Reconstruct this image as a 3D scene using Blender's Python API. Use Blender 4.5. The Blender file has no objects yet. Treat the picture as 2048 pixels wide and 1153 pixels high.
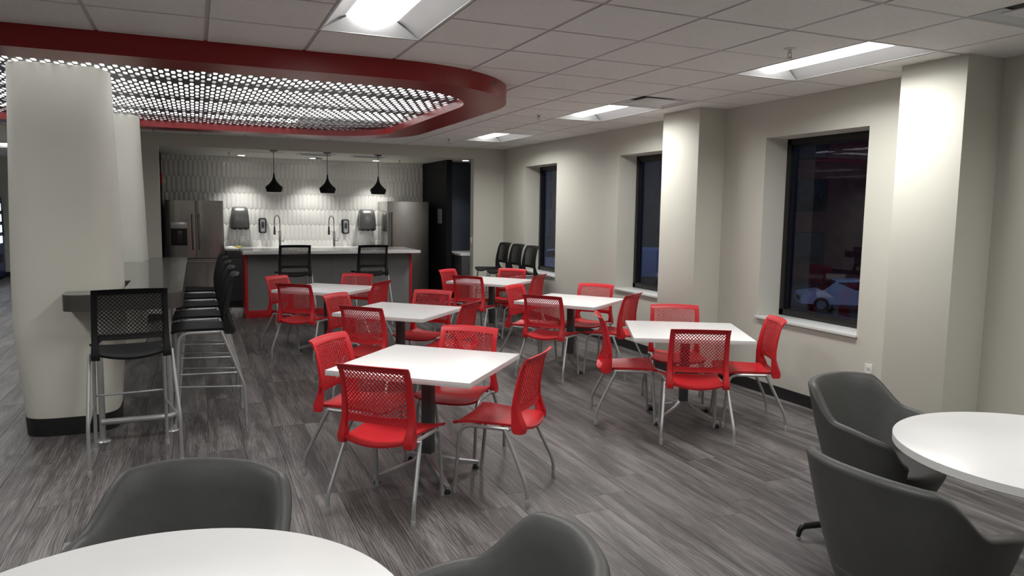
import bpy, bmesh, math, random
from mathutils import Vector, Matrix
random.seed(7)
PI = math.pi
scn = bpy.context.scene
C = scn.collection

# ------------------------------------------------------------------ camera
FPX, YAW, PITCH, ROLL, CAMZ = 1479.75, 0.403745, 0.10443, 0.014792, 1.6916
def cam_axes():
    cy, sy, cp, sp = math.cos(YAW), math.sin(YAW), math.cos(PITCH), math.sin(PITCH)
    f = Vector((sy*cp, cy*cp, -sp)); r = Vector((cy, -sy, 0)); u = r.cross(f)
    cr, sr = math.cos(ROLL), math.sin(ROLL)
    return cr*r + sr*u, -sr*r + cr*u, f
AX_R, AX_U, AX_F = cam_axes()
cd = bpy.data.cameras.new('camera'); cam = bpy.data.objects.new('camera', cd); C.objects.link(cam)
cd.sensor_width = 36; cd.lens = FPX/2048*36; cd.clip_start = 0.05; cd.clip_end = 300
m = Matrix((AX_R, AX_U, -AX_F)).transposed().to_4x4(); m.translation = Vector((0, 0, CAMZ))
cam.matrix_world = m
scn.camera = cam
def to_px(p):
    d = Vector(p) - Vector((0, 0, CAMZ)); z = d.dot(AX_F)
    if z < 0.05: return None
    return 1024 + FPX*d.dot(AX_R)/z, 576.5 - FPX*d.dot(AX_U)/z

# ------------------------------------------------------------------ world, exposure
w = bpy.data.worlds.new('dusk'); scn.world = w; w.use_nodes = True
bg = w.node_tree.nodes['Background']
bg.inputs[0].default_value = (0.16, 0.22, 0.42, 1); bg.inputs[1].default_value = 0.32
vs = scn.view_settings
vs.view_transform = 'Standard'; vs.look = 'None'; vs.gamma = 1; vs.use_curve_mapping = False
vs.exposure = 0.60
LAMP = 2.4           # glow of the ceiling lamps' lenses
LAMP_W = 20.0        # watts thrown down by each ceiling lamp

# ------------------------------------------------------------------ materials
MATS = {}
def nd(nt, t, **k):
    n = nt.nodes.new(t)
    for a, v in k.items():
        if a == 'op': n.operation = v
        else: setattr(n, a, v)
    return n
def mat(name, col, rough=0.5, metal=0.0, spec=0.5, var=0.05, scale=8.0, bump=0.0, bscale=60.0, coat=0.0, emit=None, es=0.0, alpha=1.0):
    if name in MATS: return MATS[name]
    mt = bpy.data.materials.new(name); mt.use_nodes = True; nt = mt.node_tree
    b = nt.nodes['Principled BSDF']
    b.inputs['Roughness'].default_value = rough; b.inputs['Metallic'].default_value = metal
    b.inputs['Specular IOR Level'].default_value = spec; b.inputs['Coat Weight'].default_value = coat
    tc = nd(nt, 'ShaderNodeTexCoord')
    n = nd(nt, 'ShaderNodeTexNoise'); n.inputs['Scale'].default_value = scale; n.inputs['Detail'].default_value = 4
    nt.links.new(tc.outputs['Object'], n.inputs['Vector'])
    r = nd(nt, 'ShaderNodeValToRGB')
    r.color_ramp.elements[0].position = 0.3; r.color_ramp.elements[1].position = 0.7
    r.color_ramp.elements[0].color = tuple(c*(1-var) for c in col) + (1,)
    r.color_ramp.elements[1].color = tuple(min(1, c*(1+var)) for c in col) + (1,)
    nt.links.new(n.outputs['Fac'], r.inputs['Fac']); nt.links.new(r.outputs['Color'], b.inputs['Base Color'])
    if bump:
        n2 = nd(nt, 'ShaderNodeTexNoise'); n2.inputs['Scale'].default_value = bscale; n2.inputs['Detail'].default_value = 3
        nt.links.new(tc.outputs['Object'], n2.inputs['Vector'])
        bp = nd(nt, 'ShaderNodeBump'); bp.inputs['Strength'].default_value = bump; bp.inputs['Distance'].default_value = 0.01
        nt.links.new(n2.outputs['Fac'], bp.inputs['Height']); nt.links.new(bp.outputs['Normal'], b.inputs['Normal'])
    if emit:
        b.inputs['Emission Color'].default_value = tuple(emit) + (1,); b.inputs['Emission Strength'].default_value = es
    MATS[name] = mt
    return mt
def floor_mat():
    mt = bpy.data.materials.new('vinyl_plank'); mt.use_nodes = True; nt = mt.node_tree; L = nt.links.new
    b = nt.nodes['Principled BSDF']
    geo = nd(nt, 'ShaderNodeNewGeometry'); oi = nd(nt, 'ShaderNodeObjectInfo')
    rn = nd(nt, 'ShaderNodeMath', op='ADD'); L(oi.outputs['Random'], rn.inputs[0]); L(geo.outputs['Random Per Island'], rn.inputs[1])
    fr = nd(nt, 'ShaderNodeMath', op='FRACT'); L(rn.outputs[0], fr.inputs[0])
    sh = nd(nt, 'ShaderNodeMath', op='MULTIPLY'); L(fr.outputs[0], sh.inputs[0]); sh.inputs[1].default_value = 37.0
    cb = nd(nt, 'ShaderNodeCombineXYZ'); L(sh.outputs[0], cb.inputs[0]); L(sh.outputs[0], cb.inputs[1]); L(sh.outputs[0], cb.inputs[2])
    va = nd(nt, 'ShaderNodeVectorMath', op='ADD'); L(geo.outputs['Position'], va.inputs[0]); L(cb.outputs[0], va.inputs[1])
    def noise(sc, detail, rough, dist):
        mp = nd(nt, 'ShaderNodeMapping'); mp.inputs['Scale'].default_value = sc; L(va.outputs[0], mp.inputs['Vector'])
        n = nd(nt, 'ShaderNodeTexNoise'); n.inputs['Scale'].default_value = 1; n.inputs['Detail'].default_value = detail
        n.inputs['Roughness'].default_value = rough; n.inputs['Distortion'].default_value = dist
        L(mp.outputs[0], n.inputs['Vector']); return n
    n1 = noise((9, 0.9, 9), 4, 0.6, 0.9)      # wide cloudy streaks
    n2 = noise((60, 3.2, 60), 5, 0.7, 1.4)    # fine grain
    mp = nd(nt, 'ShaderNodeMapping'); mp.inputs['Scale'].default_value = (7, 0.7, 7); L(va.outputs[0], mp.inputs['Vector'])
    wv = nd(nt, 'ShaderNodeTexWave'); wv.inputs['Scale'].default_value = 3.0; wv.inputs['Distortion'].default_value = 14
    wv.inputs['Detail'].default_value = 3; wv.inputs['Detail Scale'].default_value = 0.8; L(mp.outputs[0], wv.inputs['Vector'])
    mx = nd(nt, 'ShaderNodeMath', op='MULTIPLY_ADD'); L(n2.outputs['Fac'], mx.inputs[0]); mx.inputs[1].default_value = 0.42
    m1 = nd(nt, 'ShaderNodeMath', op='MULTIPLY'); L(n1.outputs['Fac'], m1.inputs[0]); m1.inputs[1].default_value = 0.66
    L(m1.outputs[0], mx.inputs[2])
    mw = nd(nt, 'ShaderNodeMath', op='MULTIPLY_ADD'); L(wv.outputs['Fac'], mw.inputs[0]); mw.inputs[1].default_value = 0.10; L(mx.outputs[0], mw.inputs[2])
    mr = nd(nt, 'ShaderNodeMath', op='MULTIPLY_ADD'); L(fr.outputs[0], mr.inputs[0]); mr.inputs[1].default_value = 0.06; L(mw.outputs[0], mr.inputs[2])
    rp = nd(nt, 'ShaderNodeValToRGB'); e = rp.color_ramp.elements
    e[0].position = 0.40; e[0].color = (0.030, 0.027, 0.027, 1)
    e[1].position = 0.84; e[1].color = (0.27, 0.255, 0.25, 1)
    k = e.new(0.58); k.color = (0.082, 0.075, 0.075, 1)
    L(mr.outputs[0], rp.inputs['Fac']); L(rp.outputs['Color'], b.inputs['Base Color'])
    b.inputs['Roughness'].default_value = 0.42; b.inputs['Specular IOR Level'].default_value = 0.45
    bp = nd(nt, 'ShaderNodeBump'); bp.inputs['Strength'].default_value = 0.18; bp.inputs['Distance'].default_value = 0.004
    L(n2.outputs['Fac'], bp.inputs['Height']); L(bp.outputs['Normal'], b.inputs['Normal'])
    return mt
def steel_mat(name, col, rough, sx):
    mt = mat(name, col, rough, 1.0, var=0.04, scale=3)
    nt = mt.node_tree; b = nt.nodes['Principled BSDF']
    tc = nd(nt, 'ShaderNodeTexCoord'); mp = nd(nt, 'ShaderNodeMapping'); mp.inputs['Scale'].default_value = sx
    n = nd(nt, 'ShaderNodeTexNoise'); n.inputs['Scale'].default_value = 1.0
    nt.links.new(tc.outputs['Object'], mp.inputs['Vector']); nt.links.new(mp.outputs[0], n.inputs['Vector'])
    bp = nd(nt, 'ShaderNodeBump'); bp.inputs['Strength'].default_value = 0.35; bp.inputs['Distance'].default_value = 0.02
    nt.links.new(n.outputs['Fac'], bp.inputs['Height']); nt.links.new(bp.outputs['Normal'], b.inputs['Normal'])
    return mt
def glass_mat():
    mt = bpy.data.materials.new('window_glass'); mt.use_nodes = True; nt = mt.node_tree; nt.nodes.clear(); L = nt.links.new
    o = nd(nt, 'ShaderNodeOutputMaterial'); mx = nd(nt, 'ShaderNodeMixShader')
    t = nd(nt, 'ShaderNodeBsdfTransparent'); t.inputs[0].default_value = (0.62, 0.66, 0.70, 1)
    g = nd(nt, 'ShaderNodeBsdfGlossy'); g.inputs['Roughness'].default_value = 0.0; g.inputs[0].default_value = (0.9, 0.92, 1, 1)
    f = nd(nt, 'ShaderNodeFresnel'); f.inputs[0].default_value = 1.5
    L(f.outputs[0], mx.inputs[0]); L(t.outputs[0], mx.inputs[1]); L(g.outputs[0], mx.inputs[2]); L(mx.outputs[0], o.inputs[0])
    return mt
def brick_mat():
    mt = mat('far_brick', (0.20, 0.06, 0.05), 0.9, var=0.25, scale=1.5)
    return mt
M = dict(
 wall=mat('wall_paint', (0.61, 0.605, 0.54), 0.62, var=0.015, scale=1.2, bump=0.03, bscale=250),
 colm=mat('column_paint', (0.61, 0.605, 0.54), 0.5, var=0.015, scale=1.2),
 sill=mat('sill_white', (0.72, 0.74, 0.72), 0.35, var=0.02),
 base=mat('rubber_base', (0.012, 0.012, 0.013), 0.45, var=0.1),
 tile=mat('acoustic_tile', (0.80, 0.79, 0.77), 0.9, var=0.03, scale=40, bump=0.25, bscale=220),
 tbar=mat('ceiling_grid', (0.50, 0.47, 0.46), 0.55, var=0.02),
 deck=mat('plenum_deck', (0.05, 0.05, 0.052), 0.8, var=0.1),
 lens=mat('lamp_lens', (0.9, 0.9, 0.9), 0.5, emit=(1.0, 0.985, 0.95), es=LAMP),
 lampw=mat('lamp_reflector', (0.66, 0.67, 0.68), 0.5, var=0.01),
 red_soffit=mat('soffit_red', (0.26, 0.009, 0.011), 0.32, var=0.03, scale=2),
 mesh_metal=mat('perforated_metal', (0.20, 0.20, 0.205), 0.4, 0.7, var=0.05),
 red=mat('red_plastic', (0.56, 0.014, 0.022), 0.42, var=0.03, scale=5, bump=0.03, bscale=400),
 black=mat('black_plastic', (0.010, 0.0105, 0.011), 0.62, spec=0.2, var=0.08, bump=0.03, bscale=400),
 silver=mat('silver_paint', (0.42, 0.43, 0.43), 0.38, 0.55, var=0.02),
 chrome=mat('chrome', (0.62, 0.62, 0.62), 0.14, 1.0, var=0.01),
 cap=mat('leg_cap', (0.30, 0.30, 0.30), 0.6, var=0.03),
 white_top=mat('white_laminate', (0.83, 0.83, 0.83), 0.30, var=0.012, scale=3),
 white_edge=mat('white_edge_band', (0.74, 0.74, 0.74), 0.4, var=0.01),
 post=mat('table_post', (0.10, 0.105, 0.11), 0.35, 0.6, var=0.04),
 lounge=mat('charcoal_leatherette', (0.060, 0.061, 0.059), 0.5, var=0.06, scale=14, bump=0.10, bscale=260),
 blackmetal=mat('black_metal', (0.012, 0.012, 0.013), 0.3, 0.2, var=0.05),
 bar=mat('bar_laminate', (0.095, 0.095, 0.085), 0.14, var=0.03, scale=3),
 bar_edge=mat('bar_edge', (0.062, 0.058, 0.054), 0.28, var=0.05),
 stone=mat('white_quartz', (0.70, 0.70, 0.70), 0.14, var=0.09, scale=3.5),
 redpanel=mat('red_panel', (0.50, 0.012, 0.02), 0.38, var=0.03),
 greypanel=mat('grey_panel', (0.20, 0.205, 0.20), 0.5, var=0.03),
 cab=mat('dark_cabinet', (0.055, 0.057, 0.058), 0.5, var=0.05),
 navy=mat('navy_wall', (0.018, 0.026, 0.040), 0.6, var=0.05),
 blackwall=mat('black_wall', (0.0035, 0.0045, 0.007), 0.7, spec=0.25, var=0.05),
 picket=mat('picket_tile', (0.66, 0.66, 0.64), 0.16, var=0.03, scale=9),
 grout=mat('grout', (0.62, 0.62, 0.60), 0.9, var=0.02),
 steel=steel_mat('brushed_steel', (0.44, 0.425, 0.41), 0.20, (4.5, 4.5, 0.35)),
 steel2=steel_mat('dark_steel', (0.30, 0.285, 0.27), 0.34, (1.2, 1.2, 0.6)),
 frame=mat('black_window_frame', (0.008, 0.008, 0.009), 0.35, var=0.05),
 whiteplastic=mat('white_plastic', (0.75, 0.75, 0.73), 0.35, var=0.01),
 greyplastic=mat('grey_plastic', (0.22, 0.23, 0.25), 0.35, var=0.03),
 smoke=mat('smoke_plastic', (0.045, 0.046, 0.048), 0.22, var=0.05),
 silverplastic=mat('silver_plastic', (0.62, 0.63, 0.63), 0.28, 0.5, var=0.02),
 dark=mat('dark_slot', (0.01, 0.01, 0.01), 0.6, var=0.05),
 alarm=mat('alarm_red', (0.35, 0.01, 0.01), 0.4, var=0.03),
 yellow=mat('sponge_yellow', (0.75, 0.60, 0.10), 0.8, var=0.05),
 asphalt=mat('asphalt', (0.05, 0.05, 0.055), 0.85, var=0.2, scale=2),
 brick=brick_mat(),
 carwhite=mat('car_paint_white', (0.80, 0.84, 0.90), 0.2, var=0.01),
 carglass=mat('car_glass', (0.01, 0.012, 0.016), 0.05, var=0.02),
 tyre=mat('tyre', (0.012, 0.012, 0.012), 0.8, var=0.05),
 paleblue=mat('pale_blue_panel', (0.42, 0.55, 0.85), 0.4, var=0.03),
 concrete=mat('concrete', (0.25, 0.24, 0.23), 0.85, var=0.1, scale=2),
 bark=mat('bark', (0.03, 0.025, 0.022), 0.9, var=0.2, scale=20),
 bluemach=mat('machine_blue', (0.02, 0.06, 0.28), 0.35, var=0.03),
 litpanel=mat('machine_lit', (0.3, 0.5, 0.9), 0.3, emit=(0.45, 0.65, 1.0), es=1.6),
 bulb=mat('bulb_glow', (0.9, 0.9, 0.9), 0.4, emit=(1.0, 0.97, 0.9), es=12.0),
 farlit=mat('far_window_lit', (0.9, 0.9, 0.9), 0.4, emit=(1.0, 0.93, 0.8), es=1.2),
 lampstrip=mat('strip_lamp', (0.9, 0.9, 0.9), 0.5, emit=(1.0, 1.0, 0.99), es=2.6),
 floor=floor_mat(), glass=glass_mat(),
)

# ------------------------------------------------------------------ mesh builder
def fillet(pts, r, n=6):
    pts = [Vector(p) for p in pts]; out = [pts[0]]
    for i in range(1, len(pts)-1):
        a, b, c = pts[i-1], pts[i], pts[i+1]
        d1 = (a-b); d2 = (c-b); l = min(r, d1.length*0.49, d2.length*0.49)
        p, q = b + d1.normalized()*l, b + d2.normalized()*l
        for k in range(n+1):
            t = k/n; out.append((1-t)**2*p + 2*t*(1-t)*b + t*t*q)
    out.append(pts[-1]); return out
class MB:
    def __init__(s): s.v = []; s.f = []
    def add(s, vs, fs):
        o = len(s.v); s.v += [tuple(p) for p in vs]; s.f += [tuple(i+o for i in f) for f in fs]; return s
    def box(s, x0, x1, y0, y1, z0, z1, b=0.0):
        if b <= 0:
            v = [(x, y, z) for z in (z0, z1) for y in (y0, y1) for x in (x0, x1)]
            return s.add(v, [(0, 2, 3, 1), (4, 5, 7, 6), (0, 1, 5, 4), (2, 6, 7, 3), (0, 4, 6, 2), (1, 3, 7, 5)])
        b = min(b, (x1-x0)*.49, (y1-y0)*.49, (z1-z0)*.49)
        bm = bmesh.new()
        v = [bm.verts.new((x, y, z)) for z in (z0, z1) for y in (y0, y1) for x in (x0, x1)]
        for f in [(0, 2, 3, 1), (4, 5, 7, 6), (0, 1, 5, 4), (2, 6, 7, 3), (0, 4, 6, 2), (1, 3, 7, 5)]: bm.faces.new([v[i] for i in f])
        bmesh.ops.bevel(bm, geom=bm.edges[:], offset=b, segments=2, affect='EDGES', profile=0.6)
        bm.verts.index_update(); s.add([tuple(q.co) for q in bm.verts], [[q.index for q in f.verts] for f in bm.faces]); bm.free(); return s
    def tube(s, pts, r, n=10, cap=True):
        pts = [Vector(p) for p in pts]; N = len(pts); rs = r if isinstance(r, (list, tuple)) else [r]*N
        up = None; vs = []
        for i in range(N):
            t = (pts[min(i+1, N-1)] - pts[max(i-1, 0)]).normalized()
            if up is None: up = t.orthogonal().normalized()
            up = (up - t*up.dot(t)).normalized(); sd = t.cross(up)
            for k in range(n):
                a = 2*PI*k/n; vs.append(pts[i] + (up*math.cos(a) + sd*math.sin(a))*rs[i])
        fs = [(i*n+k, i*n+(k+1) % n, (i+1)*n+(k+1) % n, (i+1)*n+k) for i in range(N-1) for k in range(n)]
        if cap: fs += [tuple(reversed(range(n))), tuple(range((N-1)*n, N*n))]
        return s.add(vs, fs)
    def lathe(s, prof, n=24, c=(0, 0, 0), sx=1, sy=1):
        vs = []; P = len(prof)
        for r, z in prof:
            for k in range(n):
                a = 2*PI*k/n; vs.append((c[0]+r*sx*math.cos(a), c[1]+r*sy*math.sin(a), c[2]+z))
        fs = [(i*n+k, i*n+(k+1) % n, (i+1)*n+(k+1) % n, (i+1)*n+k) for i in range(P-1) for k in range(n)]
        if prof[0][0] > 1e-6: fs.append(tuple(reversed(range(n))))
        if prof[-1][0] > 1e-6: fs.append(tuple(range((P-1)*n, P*n)))
        return s.add(vs, fs)
    def loft(s, rings, cap=True, closed=True):
        n = len(rings[0]); vs = [p for r in rings for p in r]
        kk = range(n) if closed else range(n-1)
        fs = [(i*n+k, i*n+(k+1) % n, (i+1)*n+(k+1) % n, (i+1)*n+k) for i in range(len(rings)-1) for k in kk]
        if cap: fs += [tuple(reversed(range(n))), tuple(range((len(rings)-1)*n, len(rings)*n))]
        return s.add(vs, fs)
    def prism(s, poly, z0, z1):
        n = len(poly)
        return s.loft([[(x, y, z0) for x, y in poly], [(x, y, z1) for x, y in poly]])
    def mesh(s, name, smooth=35):
        me = bpy.data.meshes.new(name); me.from_pydata(s.v, [], s.f)
        bm = bmesh.new(); bm.from_mesh(me)
        bmesh.ops.remove_doubles(bm, verts=bm.verts[:], dist=1e-5)
        
        if smooth is not None: bmesh.ops.recalc_face_normals(bm, faces=bm.faces[:])
        bm.to_mesh(me); bm.free()
        if smooth:
            me.shade_smooth(); me.set_sharp_from_angle(angle=math.radians(smooth))
        return me
    def obj(s, name, material, parent=None, loc=None, smooth=35):
        me = s.mesh(name, smooth); me.materials.append(material)
        return link(name, me, parent, loc)
def link(name, me, parent=None, loc=None):
    o = bpy.data.objects.new(name, me); C.objects.link(o)
    if parent: o.parent = parent
    if loc is not None: o.location = loc
    return o
def tag(o, label=None, cat=None, group=None, kind=None):
    for k, v in (('label', label), ('category', cat), ('group', group), ('kind', kind)):
        if v: o[k] = v
    return o
def thing(name, label, cat, loc=(0, 0, 0), rz=0.0, group=None):
    o = bpy.data.objects.new(name, None); C.objects.link(o); o.empty_display_size = 0.1
    o.location = loc; o.rotation_euler = (0, 0, rz)
    return tag(o, label, cat, group)
def struct(name, mb, material, smooth=35):
    return tag(mb.obj(name, material, smooth=smooth), kind='structure')
def dup(o, parent=None):
    c = o.copy(); C.objects.link(c); c.parent = parent
    for ch in list(o.children): dup(ch, c)
    return c
def place(proto, used, loc, rz, label, group=None):
    o = dup(proto) if used[0] else proto
    used[0] = True
    o.location = loc; o.rotation_euler = (0, 0, rz); o['label'] = label
    if group: o['group'] = group
    return o
def rrect(x0, x1, y0, y1, r, n=8):
    rs = r if isinstance(r, (tuple, list)) else (r,)*4      # corners: (x0,y0) (x1,y0) (x1,y1) (x0,y1)
    out = []
    for (cx, cy, a0, q) in ((x0, y0, 180, 0), (x1, y0, 270, 1), (x1, y1, 0, 2), (x0, y1, 90, 3)):
        R = rs[q]
        if R < 1e-6: out.append((cx, cy)); continue
        ox = cx + (R if q in (0, 3) else -R); oy = cy + (R if q in (0, 1) else -R)
        for k in range(n+1):
            a = math.radians(a0 + 90*k/n); out.append((ox + R*math.cos(a), oy + R*math.sin(a)))
    return out
def squircle(hx, hy, n, k):
    out = []
    for i in range(k):
        a = 2*PI*i/k; c, s_ = math.cos(a), math.sin(a)
        out.append((hx*math.copysign(abs(c)**(2/n), c), hy*math.copysign(abs(s_)**(2/n), s_)))
    return out
# convex clipping helpers (ceiling pieces around the soffit)
def clip_half(poly, a, b, keep_left):
    out = []; n = len(poly)
    def side(p): return (b[0]-a[0])*(p[1]-a[1]) - (b[1]-a[1])*(p[0]-a[0])
    for i in range(n):
        p, q = poly[i], poly[(i+1) % n]; sp, sq = side(p), side(q)
        if not keep_left: sp, sq = -sp, -sq
        if sp >= 0: out.append(p)
        if sp*sq < 0:
            t = sp/(sp-sq); out.append((p[0]+(q[0]-p[0])*t, p[1]+(q[1]-p[1])*t))
    return out
def area(p): return abs(sum(p[i][0]*p[(i+1) % len(p)][1] - p[(i+1) % len(p)][0]*p[i][1] for i in range(len(p))))/2 if len(p) > 2 else 0
def outside(poly, convex):
    res = []; rest = poly
    for i in range(len(convex)):
        a, b = convex[i], convex[(i+1) % len(convex)]
        o = clip_half(rest, a, b, False)
        if area(o) > 1e-5: res.append(o)
        rest = clip_half(rest, a, b, True)
        if area(rest) < 1e-5: break
    return res

# ------------------------------------------------------------------ room dimensions
H = 2.74
GX, GY, GS = 1.307, 4.591, 0.6096       # ceiling grid phase
XR, YB = 4.92, 11.95                    # right wall, back wall plane
XL, YN = -7.0, -3.2                     # left wall, wall behind the camera
KX0, KX1, KY, KZ = -0.47, 4.37, 13.95, 2.555   # kitchen opening, tile wall, kitchen ceiling
YW, XW = 20.3, -1.45                    # far wing beyond the columns

# ------------------------------------------------------------------ floor and planks
PW, PLN = 0.232, 1.524
floor_o = struct('floor', MB().box(XL, XR+0.3, YN, KY+0.2, -0.12, -0.004).box(XL, XW+0.2, KY+0.2, YW+0.2, -0.12, -0.004), M['base'], smooth=0)
planks = []
i0 = int(math.floor((XL-0.043)/PW)); i1 = int(math.ceil((XR-0.043)/PW))
for i in range(i0, i1):
    x0, x1 = max(XL, 0.043+i*PW), min(XR, 0.043+(i+1)*PW)
    if x1-x0 < 0.02: continue
    y = YN - random.random()*PLN
    ymax = YW if x1 < XW+0.1 else KY
    while y < ymax:
        a, b = max(y, YN), min(y+PLN, ymax)
        if b-a > 0.03: planks.append((x0, x1, a, b))
        y += PLN
def vis_size(pts):
    q = [to_px(p) for p in pts]
    if any(p is None for p in q): 
        return 0 if all(p is None for p in q) else 9e3
    xs = [p[0] for p in q]; ys = [p[1] for p in q]
    if max(xs) < 0 or min(xs) > 2048 or max(ys) < 0 or min(ys) > 1153: return 0
    return (min(2048, max(xs))-max(0, min(xs)))*(min(1153, max(ys))-max(0, min(ys)))
def plank_mb(mb, x0, x1, a, b, cx=0, cy=0):
    g, t, bz = 0.0007, 0.005, 0.0012
    x0 -= cx; x1 -= cx; a -= cy; b -= cy
    mb.loft([[(x0+g, a+g, -0.004), (x1-g, a+g, -0.004), (x1-g, b-g, -0.004), (x0+g, b-g, -0.004)],
             [(x0+g, a+g, -bz), (x1-g, a+g, -bz), (x1-g, b-g, -bz), (x0+g, b-g, -bz)],
             [(x0+g+bz, a+g+bz, 0), (x1-g-bz, a+g+bz, 0), (x1-g-bz, b-g-bz, 0), (x0+g+bz, b-g-bz, 0)]], cap=True)
planks.sort(key=lambda p: -vis_size([(p[0], p[2], 0), (p[1], p[2], 0), (p[1], p[3], 0), (p[0], p[3], 0)]))
shared = {}
for (x0, x1, a, b) in planks[:300]:
    key = (round(x1-x0, 4), round(b-a, 4))
    if key not in shared:
        mb = MB(); plank_mb(mb, 0, x1-x0, 0, b-a); shared[key] = mb.mesh('plank', 0); shared[key].materials.append(M['floor'])
    link('plank', shared[key], floor_o, (x0, a, 0))
mb = MB()
for p in planks[300:]: plank_mb(mb, *p)
tag(mb.obj('plank_field', M['floor'], floor_o, smooth=0), kind='stuff')

# ------------------------------------------------------------------ ceiling soffit ring (outline shared with the ceiling)
SX0, SX1, SY0, SY1, SR = -4.3, 2.56, 5.22, 10.06, 1.2
SZ, MZ = 2.60, 2.672
ring_mid = rrect(SX0+0.12, SX1-0.12, SY0+0.12, SY1-0.12, SR-0.12, 10)

# lamps: grid cells (i, j) of the far-left corner, two cells long in Y
troffers = [(4, -2), (4, 3), (4, 8), (-1, -2), (4, -7), (-1, -7), (-6, -2), (-6, -7)]
wing_tro = [(-8, 13), (-8, 18), (-12, 16)]
cells_tro = {(i, j+k) for (i, j) in troffers + wing_tro for k in (0, 1)}
diffusers = [(4, 2), (4, -4)]
cells_skip = cells_tro | set(diffusers)

# ------------------------------------------------------------------ ceiling
ceil_o = struct('ceiling', MB(), M['tbar'])
bars = MB()
def bar_strip(poly):
    for q in outside(poly, ring_mid):
        bars.prism(q, H-0.001, H+0.012)
gi0, gi1 = int(math.floor((XL-GX)/GS)), int(math.ceil((XR-GX)/GS))
gj0, gj1 = int(math.floor((YN-GY)/GS)), int(math.ceil((YW-GY)/GS))
bw = 0.012
for i in range(gi0, gi1+1):
    x = GX+i*GS
    if XL < x < XR:
        ye = YW if x < XW else YB
        y = YN
        while y < ye:
            bar_strip([(x-bw, y), (x+bw, y), (x+bw, min(y+2.4, ye)), (x-bw, min(y+2.4, ye))]); y += 2.4
mids = {(i, j+1) for (i, j) in troffers + wing_tro}       # cross bars that a two-cell lamp replaces
for j in range(gj0, gj1+1):
    y = GY+j*GS
    if YN < y < YW:
        xe = XR if y < YB else XW
        for i in range(gi0, gi1):
            a, b = max(XL, GX+i*GS+bw), min(xe, GX+(i+1)*GS-bw)
            if b-a < 0.01 or (i, j) in mids: continue
            bar_strip([(a, y-bw), (b, y-bw), (b, y+bw), (a, y+bw)])
me = bars.mesh('ceiling', 0); me.materials.append(M['tbar']); ceil_o.data = me
tiles = []
tg = 0.0125
for i in range(gi0, gi1):
    for j in range(gj0, gj1):
        if (i, j) in cells_skip: continue
        x0, x1 = max(XL, GX+i*GS+tg), min(XR-0.001, GX+(i+1)*GS-tg)
        y0 = max(YN, GY+j*GS+tg)
        if x0 > XW: ymax = YB-0.001
        else: ymax = YW
        y1 = min(ymax, GY+(j+1)*GS-tg)
        if x1-x0 < 0.01 or y1-y0 < 0.01: continue
        ps = outside([(x0, y0), (x1, y0), (x1, y1), (x0, y1)], ring_mid)
        if not ps: continue
        full = len(ps) == 1 and abs(area(ps[0]) - (x1-x0)*(y1-y0)) < 1e-4
        tiles.append((x0, x1, y0, y1, ps, full))
tiles.sort(key=lambda t: -vis_size([(t[0], t[2], H), (t[1], t[2], H), (t[1], t[3], H), (t[0], t[3], H)]))
def tile_mb(mb, w_, d_, ox=0, oy=0):
    z0, z1, c = -0.006, 0.008, 0.004
    mb.loft([[(ox, oy, z1), (ox+w_, oy, z1), (ox+w_, oy+d_, z1), (ox, oy+d_, z1)],
             [(ox, oy, z0+c), (ox+w_, oy, z0+c), (ox+w_, oy+d_, z0+c), (ox, oy+d_, z0+c)],
             [(ox+c, oy+c, z0), (ox+w_-c, oy+c, z0), (ox+w_-c, oy+d_-c, z0), (ox+c, oy+d_-c, z0)]])
shared = {}; rest = MB()
for n, (x0, x1, y0, y1, ps, full) in enumerate(tiles):
    if n >= 290:
        if full: 
            k = MB(); tile_mb(k, x1-x0, y1-y0, x0, y0); rest.add([(a, b, c+H) for a, b, c in k.v], k.f)
        else:
            for q in ps: rest.prism(q, H-0.006, H+0.008)
        continue
    if full:
        key = (round(x1-x0, 3), round(y1-y0, 3))
        if key not in shared:
            mb = MB(); tile_mb(mb, x1-x0, y1-y0); shared[key] = mb.mesh('ceiling_tile', 0); shared[key].materials.append(M['tile'])
        link('ceiling_tile', shared[key], ceil_o, (x0, y0, H))
    else:
        mb = MB()
        for q in ps: mb.prism([(a-x0, b-y0) for a, b in q], -0.006, 0.008)
        mb.obj('ceiling_tile', M['tile'], ceil_o, (x0, y0, H), smooth=0)
if rest.v: tag(rest.obj('ceiling_tile_field', M['tile'], ceil_o, smooth=0), kind='stuff')
# slab above everything (holds the plenum closed)
struct('ceiling_deck', MB().box(XL-0.2, XR+0.4, YN-0.2, YW+0.3, 3.25, 3.4), M['deck'], smooth=0)

# ------------------------------------------------------------------ walls
WIN = [(4.37, 5.53), (7.0, 8.15), (9.9, 11.04)]; WZ0, WZ1 = 0.725, 2.40; XG = 5.19
mb = MB()
ys = [YN] + [v for a, b in WIN for v in (a, b)] + [YB+0.001]
xo = XG+0.12
for k in range(0, len(ys), 2): mb.box(XR, xo, ys[k], ys[k+1], -0.1, 3.25)
for a, b in WIN:
    mb.box(XR, xo, a, b, -0.1, WZ0); mb.box(XR, xo, a, b, WZ1, 3.25)
struct('wall_right', mb, M['wall'], smooth=0)
PIL = [(3.33, 3.82, 4.57), (6.12, 6.74, 4.60)]
for a, b, x in PIL:
    p = struct('wall_pillar', MB().box(x, XR+0.005, a, b, 0, H+0.02, 0.004), M['wall'])
mb = MB().box(XW, KX0, YB, YB+0.16, -0.1, 3.25).box(KX1, XR+0.3, YB, YB+0.16, -0.1, 3.25).box(KX0, KX1, YB, YB+0.16, KZ, 3.25)
struct('wall_back', mb, M['wall'], smooth=0)
struct('wall_left', MB().box(XL-0.15, XL, YN, YW, -0.1, 3.25), M['wall'], smooth=0)
struct('wall_near', MB().box(XL, XR+0.3, YN-0.15, YN, -0.1, 3.25), M['wall'], smooth=0)
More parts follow.
